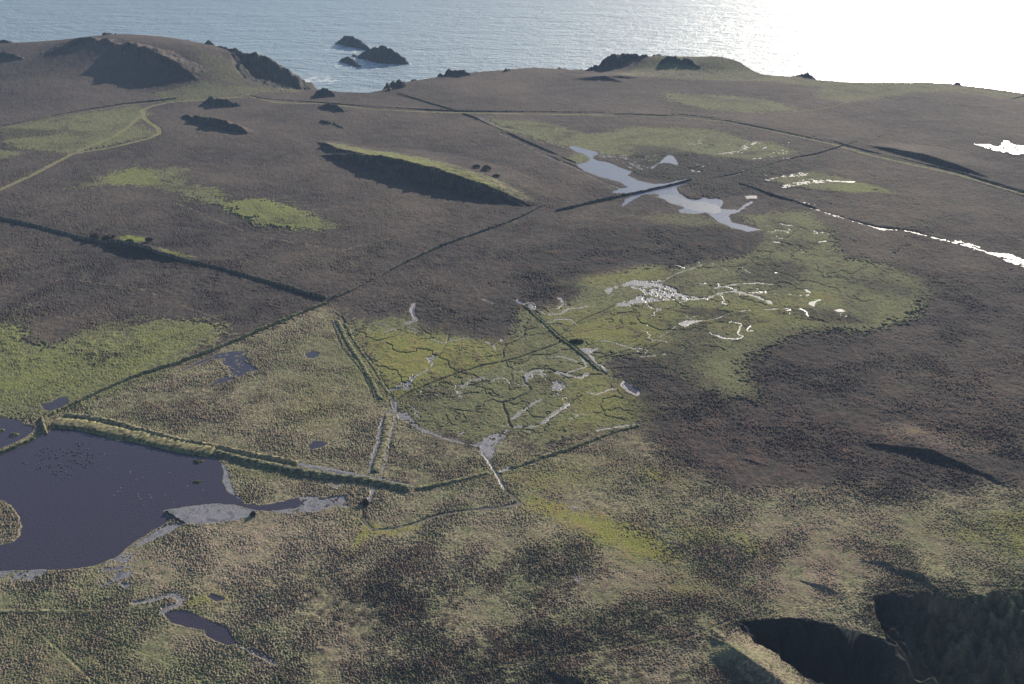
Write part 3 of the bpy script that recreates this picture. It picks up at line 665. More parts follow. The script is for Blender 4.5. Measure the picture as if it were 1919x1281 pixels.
# web of fine wet channels through the marsh
def web(px, lam, seed, wide, label, wdt=1.0, thr=.0):
    pts = P(px); s, sd = grid_sd(pts, 20)
    X, Y = GX[s], GY[s]
    n = perlin(X, Y, lam, seed)+.30*perlin(X, Y, lam*.33, seed+1)+.12*perlin(X, Y, lam*.12, seed+2)
    gy, gx = np.gradient(n)
    step = np.maximum(np.hypot(gx, gy), 1e-5)
    m = (np.abs(n)/step < wdt*(.45+.9*np.clip(perlin(X, Y, 25, seed+4)+.35, 0, 1))) & (sd > 0) & (perlin(X, Y, 45, seed+3)+.4*perlin(X, Y, 9, seed+5) > thr)
    free_ = WID[s] == 0
    bright = perlin(X, Y, 30, seed+6) > -.1
    WID[s] = np.where(m & free_ & bright, wide, WID[s])
    M['trench'][s] = np.maximum(M['trench'][s], (m & ~bright)*.8)
web([(960,570),(1100,545),(1250,495),(1440,500),(1560,560),(1600,590),(1500,620),(1400,640),(1250,660),(1150,665),(1000,620)], 46, 31, km2, '', 1.1, .05)
web([(750,750),(880,690),(1040,650),(1140,700),(1190,760),(1200,795),(1050,810),(940,810),(890,830),(800,800)], 30, 41, km2, '', 1.0, .1)
def creeks(px, lam, seed, wdt, val):
    pts = P(px); s, sd = grid_sd(pts, 20)
    X, Y = GX[s], GY[s]
    n = perlin(X, Y, lam, seed)+.35*perlin(X, Y, lam*.33, seed+1)+.14*perlin(X, Y, lam*.13, seed+2)
    gy, gx = np.gradient(n)
    d = np.abs(n)/np.maximum(np.hypot(gx, gy), 1e-5)
    v = sstep(wdt*1.6, wdt*.6, d)*sstep(0, 6, sd)*sstep(-.1, .1, perlin(X, Y, 60, seed+3)+.3*perlin(X, Y, 9, seed+5)+.12)*val
    M['trench'][s] = np.maximum(M['trench'][s], v)
mar = [(640,600),(790,610),(940,640),(1000,580),(1250,495),(1440,460),(1560,440),(1700,520),(1600,600),(1400,660),(1150,670),(1200,790),(1050,812),(890,830),(740,760)]
creeks(mar, 42, 101, .75, .9)
creeks(mar, 27, 111, .55, .45)
web([(640,600),(790,610),(940,640),(930,680),(800,715),(745,745)], 34, 51, km2, '', .9, .2)
web([(1400,400),(1560,430),(1580,480),(1450,480),(1420,440)], 30, 61, kg2, '', 1.3, .15)
web([(1120,270),(1480,265),(1480,300),(1400,320),(1280,330),(1200,310)], 34, 71, kg2, '', 1.3, .12)
web([(1430,325),(1640,330),(1640,350),(1470,350)], 30, 81, kg2, '', 1.3, .1)
# faint animal tracks
for tr in ([(1210,830),(1300,800),(1420,770),(1560,745),(1700,690),(1919,640)], [(1330,700),(1450,735),(1540,790),(1600,860),(1640,930)],
           [(0,560),(120,520),(260,540),(420,600)], [(330,380),(480,440),(640,470),(760,440)], [(1250,900),(1330,960),(1400,1040),(1450,1110),(1480,1140)],
           [(840,1010),(980,1060),(1120,1130),(1240,1190)], [(450,1010),(600,1040),(640,1120),(760,1180)], [(1500,560),(1600,650),(1640,720),(1760,800)]):
    line('tan', tr, .7, .8, .6, .45, broken=.2)
#ENDPAINT

# water wins over everything; grass classes
Mg = {n: M[n] for n in names}
kgr = newcls('grass', 'olive and green marsh grass spreading over the wet hollows', 'grass', 'stuff')
ktu = newcls('tussock_grass', 'pale tussocky rough grass covering the near half of the island', 'grass', 'stuff')
free = (CLS == 0)
CLS[free & (M['tuss'] > .5)] = ktu
CLS[(CLS == 0) & (M['green'] > .5)] = kgr
mudids = [km, km2]
landmud = np.isin(WID, mudids)
M['mud'] = np.maximum(M['mud'], landmud.astype(np.float32))
CLS = np.where(WID > 0, WID, CLS)
iswater = np.isin(WID, list(WAT.keys()))
# distance-free softening of the banks
def blur(a, n=1):
    for _ in range(n):
        b = a.copy()
        b[1:-1,1:-1] = (a[1:-1,1:-1]*4+a[:-2,1:-1]*2+a[2:,1:-1]*2+a[1:-1,:-2]*2+a[1:-1,2:]*2+a[:-2,:-2]+a[2:,2:]+a[:-2,2:]+a[2:,:-2])/16
        a = b
    return a
wf = blur(iswater.astype(np.float32), 1)

# ------------------------------------------------------------ relief of the plants
WN = RNG.normal(size=(R_, C_)).astype(np.float32)
N17 = perlin(GX, GY, 17, 22); N3 = perlin(GX, GY, 3.6, 23)
TEX = np.clip(.75+N40*.7+N17*.6, .25, 1.5)*np.clip(1.15-(GY-500)/1300, .5, 1.05)
heath = (.20*N26+.30*N14+.16*N3+.42*N8+.04*WN)*TEX+.2*N5+.22*N12+.04*WN
tussr = ((np.abs(N3)*.26-.08)+(np.abs(N14)*.36-.09)+.50*N8+.10*WN)*np.clip(-.05+1.15*TEX+N12*.3, .2, 1.4)+.20*N5+.15*N12
grassr = .08*N26+.14*N14+.10*N8+.08*N5+.02*WN
g = np.clip(M['green'], 0, 1); tu = np.clip(M['tuss'], 0, 1); ye = np.clip(M['yellow'], 0, 1)
dk = np.clip(M['dark'], 0, 1)
rel = heath*(1-tu)+tussr*.95*tu
rel = rel*(1-.78*g*(1-.6*tu)) + grassr*g
rel = rel*(1-.6*ye)
rel = rel*(1+.45*dk)
rel += M['scrub']*(np.abs(N3)*.7+np.abs(N26)*.5-.25+.3*N14)
rel += N100*1.6*(1-np.clip(g+tu, 0, 1)*.8)+N40*.35
flat = np.clip(M['path']*1.1+M['mud']*1.2, 0, 1)
low = -.18*M['mud']-.15*M['path']
rel = rel*(1-flat*.88)+low
rel = rel*(1-ROCK*.6) + ROCK*(np.abs(N12)*-2.0+np.abs(N5)*1.6+N26*.6)
rel -= M['trench']*.6
WL = -.22
wfb = np.clip(blur(iswater.astype(np.float32), 4)*1.6, 0, 1)
rel *= 1-.75*wfb
ZZ = Z+rel
ZZ = ZZ*(1-wf)+(Z+WL)*wf
ZZ = np.where(iswater, WL, ZZ)
ZZ = np.where((~iswater) & (wf < .02) & (M['mud'] > .5), np.maximum(ZZ, Z-.3), ZZ)

# ------------------------------------------------------------ colours of the ground cover (albedo)
def c3(r, g_, b): return np.array([r, g_, b], np.float32)
col = np.empty((R_, C_, 3), np.float32)
def mix(a, b, t): return a*(1-t[...,None])+b*t[...,None]
v = np.clip(.5+N14*.7+N5*.5, 0, 1)
col[:] = c3(.080,.064,.058)
col = mix(col, c3(.16,.132,.112), v*.5)
col = mix(col, c3(.05,.042,.04), np.clip(.4-N26*1.1-N12*.4-N14*1.0-N3*.6, 0, 1)*.7)
col = mix(col, c3(.17,.16,.09), np.clip(N40*.9+N12*.4-.1, 0, 1)*.45)
col = mix(col, c3(.048,.040,.042), np.clip(-N100*.9+N40*1.0+N17*1.0, 0, 1)*.85)
col = mix(col, c3(.17,.135,.105), np.clip(N100*.8-N40*.7+N17*.5+N3*.4, 0, 1)*.6)
col = mix(col, c3(.13,.08,.065), np.clip(N17*1.3+N40*.5-.3, 0, 1)*.4)
back = np.clip((GY-900)/600, 0, 1)*np.clip(.7+N100*.6, 0, 1)
col = mix(col, c3(.17,.13,.11), back*.4)
tv = mix(np.broadcast_to(c3(.25,.22,.125), col.shape), c3(.38,.33,.215), np.clip(.5+N14*.9, 0, 1))
tv = mix(tv, c3(.075,.075,.05), np.clip(.25-N14*1.2-N3*.7, 0, 1)*.8)
tv = mix(tv, c3(.11,.085,.065), np.clip(N17*1.1-N40*.8, 0, 1)*.6)
tv = mix(tv, c3(.22,.165,.13), np.clip(N40*.9+N12*.8+.1, 0, 1)*.6)
tv = mix(tv, c3(.17,.19,.09), np.clip(N100*1.2-N12*.8, 0, 1)*.6)
dh = np.clip(N40*1.1+N17*1.0+N100*.5-.22, 0, 1)*sstep(470, 400, GY)
tv = mix(tv, mix(np.broadcast_to(c3(.05,.045,.04), col.shape), c3(.11,.06,.05), np.clip(N12*1.5, 0, 1)), np.clip(dh*2.4, 0, 1)*.42*sstep(-125, -70, GX))
lt = np.clip(-N40*.9+N17*.8-.2, 0, 1)*sstep(520, 430, GY)
tv = mix(tv, c3(.36,.29,.20), np.clip(lt*2, 0, 1)*.6)
col = mix(col, tv, tu)
gv = mix(np.broadcast_to(c3(.155,.165,.075), col.shape), c3(.25,.235,.12), np.clip(.5+N14*.6+N5*.5, 0, 1))
gv = mix(gv, c3(.12,.10,.07), np.clip(N40*.6+N17*.7, 0, 1)*.75)
gv = mix(gv, c3(.085,.10,.055), np.clip(-N26*1.2-N5*.5-.05, 0, 1)*.8)
col = mix(col, gv, g)
col = mix(col, mix(np.broadcast_to(c3(.27,.27,.065), col.shape), c3(.33,.24,.09), np.clip(N12+N5*.6, 0, 1)), np.clip(ye*1.1, 0, 1)*.9)
col = mix(col, c3(.27,.30,.07), np.clip(M['lime'], 0, 1)*np.clip(.75+N12*.5+N5*.3, 0, 1))
col = mix(col, c3(.36,.28,.205), np.clip(M['tan'], 0, 1)*np.clip(.7+N5*.7, 0, 1))
col = mix(col, c3(.20,.11,.09), np.clip(M['red'], 0, 1)*np.clip(.5+N14*1.2+N12*.6, 0, 1))
col = mix(col, mix(np.broadcast_to(c3(.045,.042,.04), col.shape), c3(.085,.05,.042), np.clip(N12*1.5, 0, 1)), np.clip(dk*1.15+np.where(dk > .02, N5*.5+N26*.4, 0), 0, 1)*.9)
col = mix(col, c3(.048,.045,.042), np.clip(M['scrub'], 0, 1)*np.clip(.65+N12*1.1+N5*.6, 0, 1)*.9)
col = mix(col, c3(.07,.07,.055), M['trench']*.6)
col = mix(col, mix(np.broadcast_to(c3(.27,.27,.11), col.shape), c3(.30,.24,.16), np.clip(N12*1.2+.3, 0, 1)), np.clip(M['path'], 0, 1)*np.clip(.85+N5*.5, 0, 1))
rk = mix(np.broadcast_to(c3(.06,.056,.056), col.shape), c3(.12,.11,.10), np.clip(N5+N14, 0, 1))
rk = mix(rk, c3(.09,.11,.055), np.clip(N12*1.2+N26*.5-.1, 0, 1)*.7)
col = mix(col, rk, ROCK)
col = mix(col, c3(.028,.028,.031), ROCK*sstep(460, 420, GY))  # near cove rock painted almost black, deepening the cove's shade in the colour
mudv = mix(np.broadcast_to(c3(.27,.255,.26), col.shape), c3(.14,.13,.145), np.clip(N5*.9+N26*.9, 0, 1))
col = mix(col, mudv, np.clip(M['mud'], 0, 1))
wet = np.clip(M['mud'], 0, 1)

# ------------------------------------------------------------ materials
def newmat(name):
    m = D.materials.new(name); m.use_nodes = True
    return m, m.node_tree, m.node_tree.nodes['Principled BSDF']
def land_material():
    m, t, b = newmat('land')
    a = t.nodes.new('ShaderNodeAttribute'); a.attribute_name = 'Col'
    aw = t.nodes.new('ShaderNodeAttribute'); aw.attribute_name = 'Wet'
    geo = t.nodes.new('ShaderNodeNewGeometry')
    n = t.nodes.new('ShaderNodeTexNoise'); n.inputs['Scale'].default_value = .9; n.inputs['Detail'].default_value = 4; n.inputs['Roughness'].default_value = .7
    n2 = t.nodes.new('ShaderNodeTexNoise'); n2.inputs['Scale'].default_value = .35; n2.inputs['Detail'].default_value = 3
    t.links.new(geo.outputs['Position'], n.inputs['Vector']); t.links.new(geo.outputs['Position'], n2.inputs['Vector'])
    mr = t.nodes.new('ShaderNodeMapRange'); mr.inputs['From Min'].default_value = .3; mr.inputs['From Max'].default_value = .7
    mr.inputs['To Min'].default_value = .62; mr.inputs['To Max'].default_value = 1.38
    t.links.new(n.outputs['Fac'], mr.inputs['Value'])
    mul = t.nodes.new('ShaderNodeVectorMath'); mul.operation = 'SCALE'
    t.links.new(a.outputs['Color'], mul.inputs[0]); t.links.new(mr.outputs[0], mul.inputs['Scale'])
    hs = t.nodes.new('ShaderNodeHueSaturation'); hs.inputs['Saturation'].default_value = 1.0
    mr2 = t.nodes.new('ShaderNodeMapRange'); mr2.inputs['To Min'].default_value = .485; mr2.inputs['To Max'].default_value = .515
    mr2.inputs['From Min'].default_value = .3; mr2.inputs['From Max'].default_value = .7
    t.links.new(n2.outputs['Fac'], mr2.inputs['Value']); t.links.new(mr2.outputs[0], hs.inputs['Hue'])
    t.links.new(mul.outputs[0], hs.inputs['Color']); t.links.new(hs.outputs[0], b.inputs['Base Color'])
    r = t.nodes.new('ShaderNodeMapRange'); r.inputs['To Min'].default_value = 1.0; r.inputs['To Max'].default_value = .4
    t.links.new(aw.outputs['Fac'], r.inputs['Value']); t.links.new(r.outputs[0], b.inputs['Roughness'])
    sp = t.nodes.new('ShaderNodeMapRange'); sp.inputs['To Min'].default_value = .08; sp.inputs['To Max'].default_value = .5
    t.links.new(aw.outputs['Fac'], sp.inputs['Value']); t.links.new(sp.outputs[0], b.inputs['Specular IOR Level'])
    bp = t.nodes.new('ShaderNodeBump'); bp.inputs['Strength'].default_value = .5; bp.inputs['Distance'].default_value = .25
    t.links.new(n.outputs['Fac'], bp.inputs['Height']); t.links.new(bp.outputs[0], b.inputs['Normal'])
    return m
def water_material(name='still_water', rough=.09, basec=(.060,.050,.074,1)):
    m, t, b = newmat(name)
    b.inputs['Base Color'].default_value = basec; b.inputs['Roughness'].default_value = rough; b.inputs['IOR'].default_value = 1.34
    geo = t.nodes.new('ShaderNodeNewGeometry')
    n = t.nodes.new('ShaderNodeTexNoise'); n.inputs['Scale'].default_value = .8; n.inputs['Detail'].default_value = 3
    mp = t.nodes.new('ShaderNodeMapping'); mp.inputs['Scale'].default_value = (.7, 1.4, 1); mp.inputs['Rotation'].default_value = (0,0,.5)
    t.links.new(geo.outputs['Position'], mp.inputs[0]); t.links.new(mp.outputs[0], n.inputs['Vector'])
    bp = t.nodes.new('ShaderNodeBump'); bp.inputs['Strength'].default_value = .7; bp.inputs['Distance'].default_value = .22
    t.links.new(n.outputs['Fac'], bp.inputs['Height']); t.links.new(bp.outputs[0], b.inputs['Normal'])
    return m
MLAND, MWAT = land_material(), water_material()
MSHAL = water_material('shallow_water', .55, (.10,.10,.12,1)); MGL = water_material('ruffled_water', .40, (.15,.17,.22,1)); MFAR = water_material('windy_water', .24, (.17,.19,.26,1))

def tag(o, label, cat, kind=None, group=None):
    o['label'] = label; o['category'] = cat
    if kind and kind != 'thing': o['kind'] = kind
    if group: o['group'] = group
def mesh_from(name, co, quads, mat, colr=None, wetv=None, smooth=True):
    me = D.meshes.new(name)
    me.vertices.add(len(co)); me.vertices.foreach_set('co', np.ascontiguousarray(co, np.float32).ravel())
    n = len(quads); k = quads.shape[1]
    me.loops.add(n*k); me.loops.foreach_set('vertex_index', quads.astype(np.int32).ravel())
    me.polygons.add(n); me.polygons.foreach_set('loop_start', np.arange(0, n*k, k, dtype=np.int32))
    me.update(calc_edges=True)
    me.polygons.foreach_set('use_smooth', np.full(n, smooth))
    if colr is not None:
        at = me.attributes.new('Col', 'FLOAT_COLOR', 'POINT')
        at.data.foreach_set('color', np.concatenate([colr, np.ones((len(colr), 1))], 1).astype(np.float32).ravel())
        at = me.attributes.new('Wet', 'FLOAT', 'POINT'); at.data.foreach_set('value', wetv.astype(np.float32).ravel())
    me.materials.append(mat)
    o = D.objects.new(name, me); COL.objects.link(o)
    return o

idx = np.arange(R_*C_).reshape(R_, C_)
quads = np.stack([idx[:-1,:-1], idx[:-1,1:], idx[1:,1:], idx[1:,:-1]], -1).reshape(-1, 4)
fc = CLS[:-1,:-1].copy()
wk = list(WAT.keys())
a_, b_, c_, d_ = CLS[:-1,:-1], CLS[:-1,1:], CLS[1:,1:], CLS[1:,:-1]
allw = np.isin(a_, wk) & np.isin(b_, wk) & np.isin(c_, wk) & np.isin(d_, wk)
# a face that is only partly water belongs to the land next to it
land = np.where(~np.isin(a_, wk), a_, np.where(~np.isin(b_, wk), b_, np.where(~np.isin(c_, wk), c_, d_)))
fc = np.where(allw, a_, land).ravel()
# leave out faces far below the sea
zf = ZZ.ravel()
keep = zf[quads].max(1) > SEA-4
CO = np.stack([GX.ravel(), GY.ravel(), zf], 1)
CR = col.reshape(-1, 3); WE = wet.ravel()
for k, (name, label, cat, kind, group) in classes.items():
    q = quads[(fc == k) & keep]
    if len(q) == 0: print('empty class', name, label); continue
    u, inv = np.unique(q, return_inverse=True)
    q = inv.reshape(-1, 4)
    iw = k in WAT
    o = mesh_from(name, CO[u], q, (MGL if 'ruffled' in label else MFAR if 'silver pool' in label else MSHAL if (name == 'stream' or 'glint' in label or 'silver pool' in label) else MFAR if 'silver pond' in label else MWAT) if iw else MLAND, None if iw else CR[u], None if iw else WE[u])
    tag(o, label, cat, kind, group)

def ground_z(x, y):
    i = int(np.clip(np.searchsorted(Yrow, y), 1, R_-1)); s_ = x/(y*CP+H*SP); j = int(np.clip(np.searchsorted(Srow, s_), 1, C_-1))
    return float(Z[i, j])
def ground_zz(x, y):
    i = int(np.clip(np.searchsorted(Yrow, y), 1, R_-1)); s_ = x/(y*CP+H*SP); j = int(np.clip(np.searchsorted(Srow, s_), 1, C_-1))
    return float(ZZ[i, j])

# ------------------------------------------------------------ sea
def sea():
    S = 11500.0
    co = np.array([(-S, -600, SEA), (S, -600, SEA), (S, S, SEA), (-S, S, SEA)])
    m, t, b = newmat('sea_water')
    b.inputs['Base Color'].default_value = (.27,.37,.43,1); b.inputs['Roughness'].default_value = .66; b.inputs['Coat Weight'].default_value = 1.0; b.inputs['Coat Roughness'].default_value = .42; b.inputs['Coat IOR'].default_value = 1.4; b.inputs['IOR'].default_value = 1.34
    geo = t.nodes.new('ShaderNodeNewGeometry')
    hs = []
    for sc_, det, rot, sx in ((.022, 3, .9, .35), (.10, 3, .7, .5), (.38, 2, .5, .6)):
        mp = t.nodes.new('ShaderNodeMapping'); mp.inputs['Rotation'].default_value = (0, 0, rot); mp.inputs['Scale'].default_value = (sx, 1, 1)
        n = t.nodes.new('ShaderNodeTexNoise'); n.inputs['Scale'].default_value = sc_; n.inputs['Detail'].default_value = det
        t.links.new(geo.outputs['Position'], mp.inputs[0]); t.links.new(mp.outputs[0], n.inputs['Vector']); hs.append(n)
    prev = None
    for n, dist in zip(hs, (6, 4.5, 1.8)):
        bp = t.nodes.new('ShaderNodeBump'); bp.inputs['Strength'].default_value = 1; bp.inputs['Distance'].default_value = dist
        t.links.new(n.outputs['Fac'], bp.inputs['Height'])
        if prev: t.links.new(prev.outputs[0], bp.inputs['Normal'])
        prev = bp
    t.links.new(prev.outputs[0], b.inputs['Normal']); t.links.new(prev.outputs[0], b.inputs['Coat Normal'])
    mx = None
    for (px, py, rad) in ((660,92,75),(718,116,95),(655,120,55),(560,155,60),(590,150,70)):
        x, y, z = PZ(px, py, SEA)
        vd = t.nodes.new('ShaderNodeVectorMath'); vd.operation = 'DISTANCE'; vd.inputs[1].default_value = (x, y, SEA)
        t.links.new(geo.outputs['Position'], vd.inputs[0])
        mr = t.nodes.new('ShaderNodeMapRange'); mr.inputs['From Min'].default_value = rad; mr.inputs['From Max'].default_value = rad*.25
        t.links.new(vd.outputs['Value'], mr.inputs['Value'])
        if mx is None: mx = mr
        else:
            q = t.nodes.new('ShaderNodeMath'); q.operation = 'MAXIMUM'; t.links.new(mx.outputs[0], q.inputs[0]); t.links.new(mr.outputs[0], q.inputs[1]); mx = q
    fn = t.nodes.new('ShaderNodeTexNoise'); fn.inputs['Scale'].default_value = .07; fn.inputs['Detail'].default_value = 6; fn.inputs['Roughness'].default_value = .7
    t.links.new(geo.outputs['Position'], fn.inputs['Vector'])
    ad = t.nodes.new('ShaderNodeMath'); ad.operation = 'MULTIPLY_ADD'; ad.inputs[1].default_value = .22; t.links.new(mx.outputs[0], ad.inputs[0]); t.links.new(fn.outputs['Fac'], ad.inputs[2])
    fr = t.nodes.new('ShaderNodeMapRange'); fr.inputs['From Min'].default_value = .66; fr.inputs['From Max'].default_value = .76
    t.links.new(ad.outputs[0], fr.inputs['Value'])
    mc = t.nodes.new('ShaderNodeMix'); mc.data_type = 'RGBA'; mc.inputs[6].default_value = b.inputs['Base Color'].default_value; mc.inputs[7].default_value = (.75,.78,.8,1)
    t.links.new(fr.outputs[0], mc.inputs[0]); t.links.new(mc.outputs[2], b.inputs['Base Color'])
    o = mesh_from('sea', co, np.array([[0,1,2,3]]), m, smooth=False)
    tag(o, 'pale blue sea glittering white towards the right under the sun', 'sea', 'structure')
sea()

# ------------------------------------------------------------ rocks in the sea
MROCK, t_, b_ = newmat('wet_rock')
_n = t_.nodes.new('ShaderNodeTexNoise'); _n.inputs['Scale'].default_value = .4; _n.inputs['Detail'].default_value = 5
_g2 = t_.nodes.new('ShaderNodeNewGeometry'); t_.links.new(_g2.outputs['Position'], _n.inputs['Vector'])
_r = t_.nodes.new('ShaderNodeValToRGB'); _r.color_ramp.elements[0].color = (.03,.028,.03,1); _r.color_ramp.elements[1].color = (.10,.09,.085,1)
_r.color_ramp.elements[0].position = .35; _r.color_ramp.elements[1].position = .65
t_.links.new(_n.outputs['Fac'], _r.inputs[0]); t_.links.new(_r.outputs[0], b_.inputs['Base Color']); b_.inputs['Roughness'].default_value = .85
_b = t_.nodes.new('ShaderNodeBump'); _b.inputs['Distance'].default_value = .8; t_.links.new(_n.outputs['Fac'], _b.inputs['Height']); t_.links.new(_b.outputs[0], b_.inputs['Normal'])
def sea_rock(crest, fs, bs, label):
    c = [PZ(px, py_base, SEA) for (px, py_base, h) in crest]
    c = [(x, y, SEA+h) for (x, y, z), (_, _, h) in zip(c, crest)]
    mh = max(h for _, _, h in crest)
    x0 = min(q[0] for q in c)-mh/fs-6; x1 = max(q[0] for q in c)+mh/fs+6
    y0 = min(q[1] for q in c)-mh/fs-6; y1 = max(q[1] for q in c)+mh/bs+6
    st = .9
    xs = np.arange(x0, x1, st); yy = np.arange(y0, y1, st)
    X, Y = np.meshgrid(xs, yy); X = X.astype(np.float32); Y = Y.astype(np.float32)
    r = dict(c=c, fs=fs, bs=bs)
    n1 = perlin(X, Y, 11, 8); n2 = perlin(X, Y, 4.5, 9); n3 = perlin(X, Y, 2, 10)
    z, _ = ridge_z(X, Y, r, n1*3.5+n2*1.6)
    z = z + (np.abs(n2)*1.8+n3*.7-.4)
    z = np.maximum(z, SEA-2.0)
    id_ = np.arange(X.size).reshape(X.shape)
    q = np.stack([id_[:-1,:-1], id_[:-1,1:], id_[1:,1:], id_[1:,:-1]], -1).reshape(-1, 4)
    q = q[z.ravel()[q].max(1) > SEA-1.9]
    u, inv = np.unique(q, return_inverse=True)
    co = np.stack([X.ravel(), Y.ravel(), z.ravel()], 1)[u]
    o = mesh_from('sea_rock', co, inv.reshape(-1, 4), MROCK, smooth=False)
    tag(o, label, 'rock', None, 'rocks standing in the sea off the cove')
sea_rock([(632,81,4),(648,82,16),(662,85,17),(676,89,13),(690,93,5)], 1.3, .9, 'long dark sea rock, farthest of the group off the cove')
sea_rock([(673,104,4),(697,109,18),(718,114,27),(735,116,23),(752,118,13),(765,120,4)], 1.3, .95, 'largest humped dark rock in the sea, rightmost of its group')
sea_rock([(661,104,2),(672,107,4),(684,112,2),(690,114,1)], 1.2, .9, 'thin sliver of rock in the sea left of the largest one')
sea_rock([(640,114,4),(654,116,10),(664,121,7),(671,125,3)], .9, .9, 'small ragged sea rock nearest the cove')

# ------------------------------------------------------------ field walls and earth banks
def resample(pts, step):
    out = [pts[0]]
    for a, b in zip(pts[:-1], pts[1:]):
        L = math.dist(a, b); n = max(1, int(L/step))
        for i in range(1, n+1): out.append((a[0]+(b[0]-a[0])*i/n, a[1]+(b[1]-a[1])*i/n))
    return out
def wall_col(co, base, rough):
    x, y = co[:,0].astype(np.float32), co[:,1].astype(np.float32)
    n1 = perlin(x, y, 2.2, 12); n2 = perlin(x+co[:,2], y, .9, 13); n3 = perlin(x, y, 15, 14)
    c = np.broadcast_to(c3(*base), (len(co), 3))
    c = c*np.clip(1+.9*n1+.9*n2, .35, 1.8)[:,None]
    c = c*(1-np.clip(n3, 0, 1)*.3)[:,None] + c3(.12,.13,.06)*(np.clip(n3, 0, 1)*.3)[:,None]
    return np.clip(c, .01, 1)
def bank(name, label, cat, px, width, height, base=(.16,.155,.10), rough=.35, group=None, taper=True, hvar=.3, steep=.55):
    pts = resample(P(px), .6)
    # gentle wander
    n = len(pts); P2 = np.array(pts, np.float32)
    d = np.gradient(P2, axis=0); d /= np.maximum(np.linalg.norm(d, axis=1), 1e-6)[:,None]
    nx, ny = -d[:,1], d[:,0]
    wob = perlin(P2[:,0], P2[:,1], 22, 15)*.7
    P2 = P2+np.stack([nx, ny], 1)*wob[:,None]
    prof = [(-.5, -.6), (-.46, .08), (-.40, .3), (-.5*steep-.06, .62), (-.5*steep*.8, .85), (-.5*steep*.4, .97), (0, 1.0), (.5*steep*.4, .97), (.5*steep*.8, .83), (.5*steep+.06, .6), (.40, .3), (.46, .08), (.5, -.6)]
    co = []
    for i in range(n):
        x, y = P2[i]; gz = ground_z(x, y)
        e = min(1, (i+.5)/3, (n-i-.5)/3) if taper else 1
        hh = height*(1+hvar*float(perlin(np.array([x], np.float32), np.array([y], np.float32), 7, 16)[0]))*e
        for (u, v_) in prof:
            co.append((x+nx[i]*u*width, y+ny[i]*u*width, gz+(hh*v_ if v_ > 0 else v_)))
    co = np.array(co, np.float32)
    j = perlin(co[:,0], co[:,1], 1.9, 17)*.8; j2 = perlin(co[:,0]+5, co[:,1]+co[:,2], .95, 18)*.9
    co[:,2] += (j*rough+j2*rough*.6)*np.tile([0, .7, 1, 1, 1, 1, 1, 1, 1, 1, 1, .7, 0], n)
    co[:,0] += j2*rough*.5
    k = len(prof)
    a = np.arange(n*k).reshape(n, k)
    q = np.stack([a[:-1,:-1], a[1:,:-1], a[1:,1:], a[:-1,1:]], -1).reshape(-1, 4)
    o = mesh_from(name, co, q, MLAND, wall_col(co, base, rough), np.zeros(len(co)), smooth=True)
    tag(o, label, cat, None, group)
    return o
GW = 'old field walls across the island'
WCOL = (.15,.135,.105)
bank('field_wall','long straight turf wall from the pond corner up to the wall junction','wall',[(95,778),(150,751),(200,728),(260,703),(330,680),(400,655),(450,634),(500,612),(560,588),(612,567)],2.4,1.6,(.19,.185,.10),.35,GW)
bank('field_wall','dark wall climbing right from the junction towards the scarp end','wall',[(634,556),(660,544),(700,523),(760,491),(820,463),(880,441),(928,424)],1.8,1.5,WCOL,.3,GW)
bank('field_wall','dark shadowed wall from the left edge down to the junction','wall',[(-120,385),(0,409),(60,422),(120,437),(165,449),(210,455),(260,466),(300,476),(340,486),(400,500),(450,513),(500,528),(560,545),(612,559)],2.2,2.0,WCOL,.3,GW)
bank('field_wall','short stub of wall at the junction of two long walls','wall',[(607,567),(618,561),(633,555)],2.0,2.0,WCOL,.3,GW)
bank('field_wall','low broken wall between the dark wall and its crumbled remnant','wall',[(930,423),(945,417),(960,411),(976,405)],1.5,.7,WCOL,.5,GW)
bank('field_wall','crumbled wall remnant just right of the long scarp end','wall',[(978,404),(990,398),(1000,393),(1016,385)],2.0,1.3,WCOL,.5,GW)
bank('field_wall','dark wall running through the silver far pond','wall',[(1042,395),(1060,391),(1080,386),(1120,376),(1160,368),(1200,360),(1240,351),(1270,344),(1298,336)],2.4,1.7,(.11,.10,.09),.4,GW)
bank('field_wall','low overgrown wall in dark scrub right of the far pond','wall',[(1298,336),(1340,332),(1380,325),(1420,313),(1460,302),(1500,292),(1530,287),(1560,278),(1600,266),(1650,255)],1.6,.5,(.09,.085,.075),.6,GW)
bank('field_wall','straight wall slanting from the track down to the far pond','wall',[(868,212),(890,220),(925,238),(960,252),(1000,270),(1040,288),(1066,300),(1080,306)],2.0,1.2,WCOL,.3,GW)
bank('field_wall','dark bank at the head of the glinting stream','wall',[(1385,343),(1410,350),(1440,361),(1470,371),(1500,380),(1530,390)],2.4,.8,(.08,.075,.07),.6,GW)
bank('field_wall','low wall above the grassy field in the upper left','wall',[(-80,252),(0,237),(60,224),(120,213),(180,202),(240,193),(300,187),(330,184)],2.0,1.1,WCOL,.3,GW)
bank('field_wall','low wall following the upper side of the long track','wall',[(480,183),(560,189),(700,200),(780,204),(860,207),(1000,209),(1100,210),(1200,212),(1280,215),(1360,223),(1420,234),(1450,240),(1510,253),(1560,264),(1620,281),(1700,300),(1800,323),(1919,358),(2020,390)],1.8,.8,WCOL,.3,GW)
bank('field_wall','faint wall line from the cliff edge down to the track','wall',[(745,173),(780,184),(820,196),(862,208)],1.4,.5,WCOL,.3,GW)
bank('field_wall','faint wall at the upper right corner of the heath','wall',[(1880,190),(1919,180),(2000,165)],1.8,1.2,WCOL,.3,GW)
bank('field_wall','low stone wall between the two ponds at the left edge','wall',[(-120,885),(-40,862),(0,848),(40,832),(66,820)],2.0,1.2,(.15,.16,.08),.4,GW)
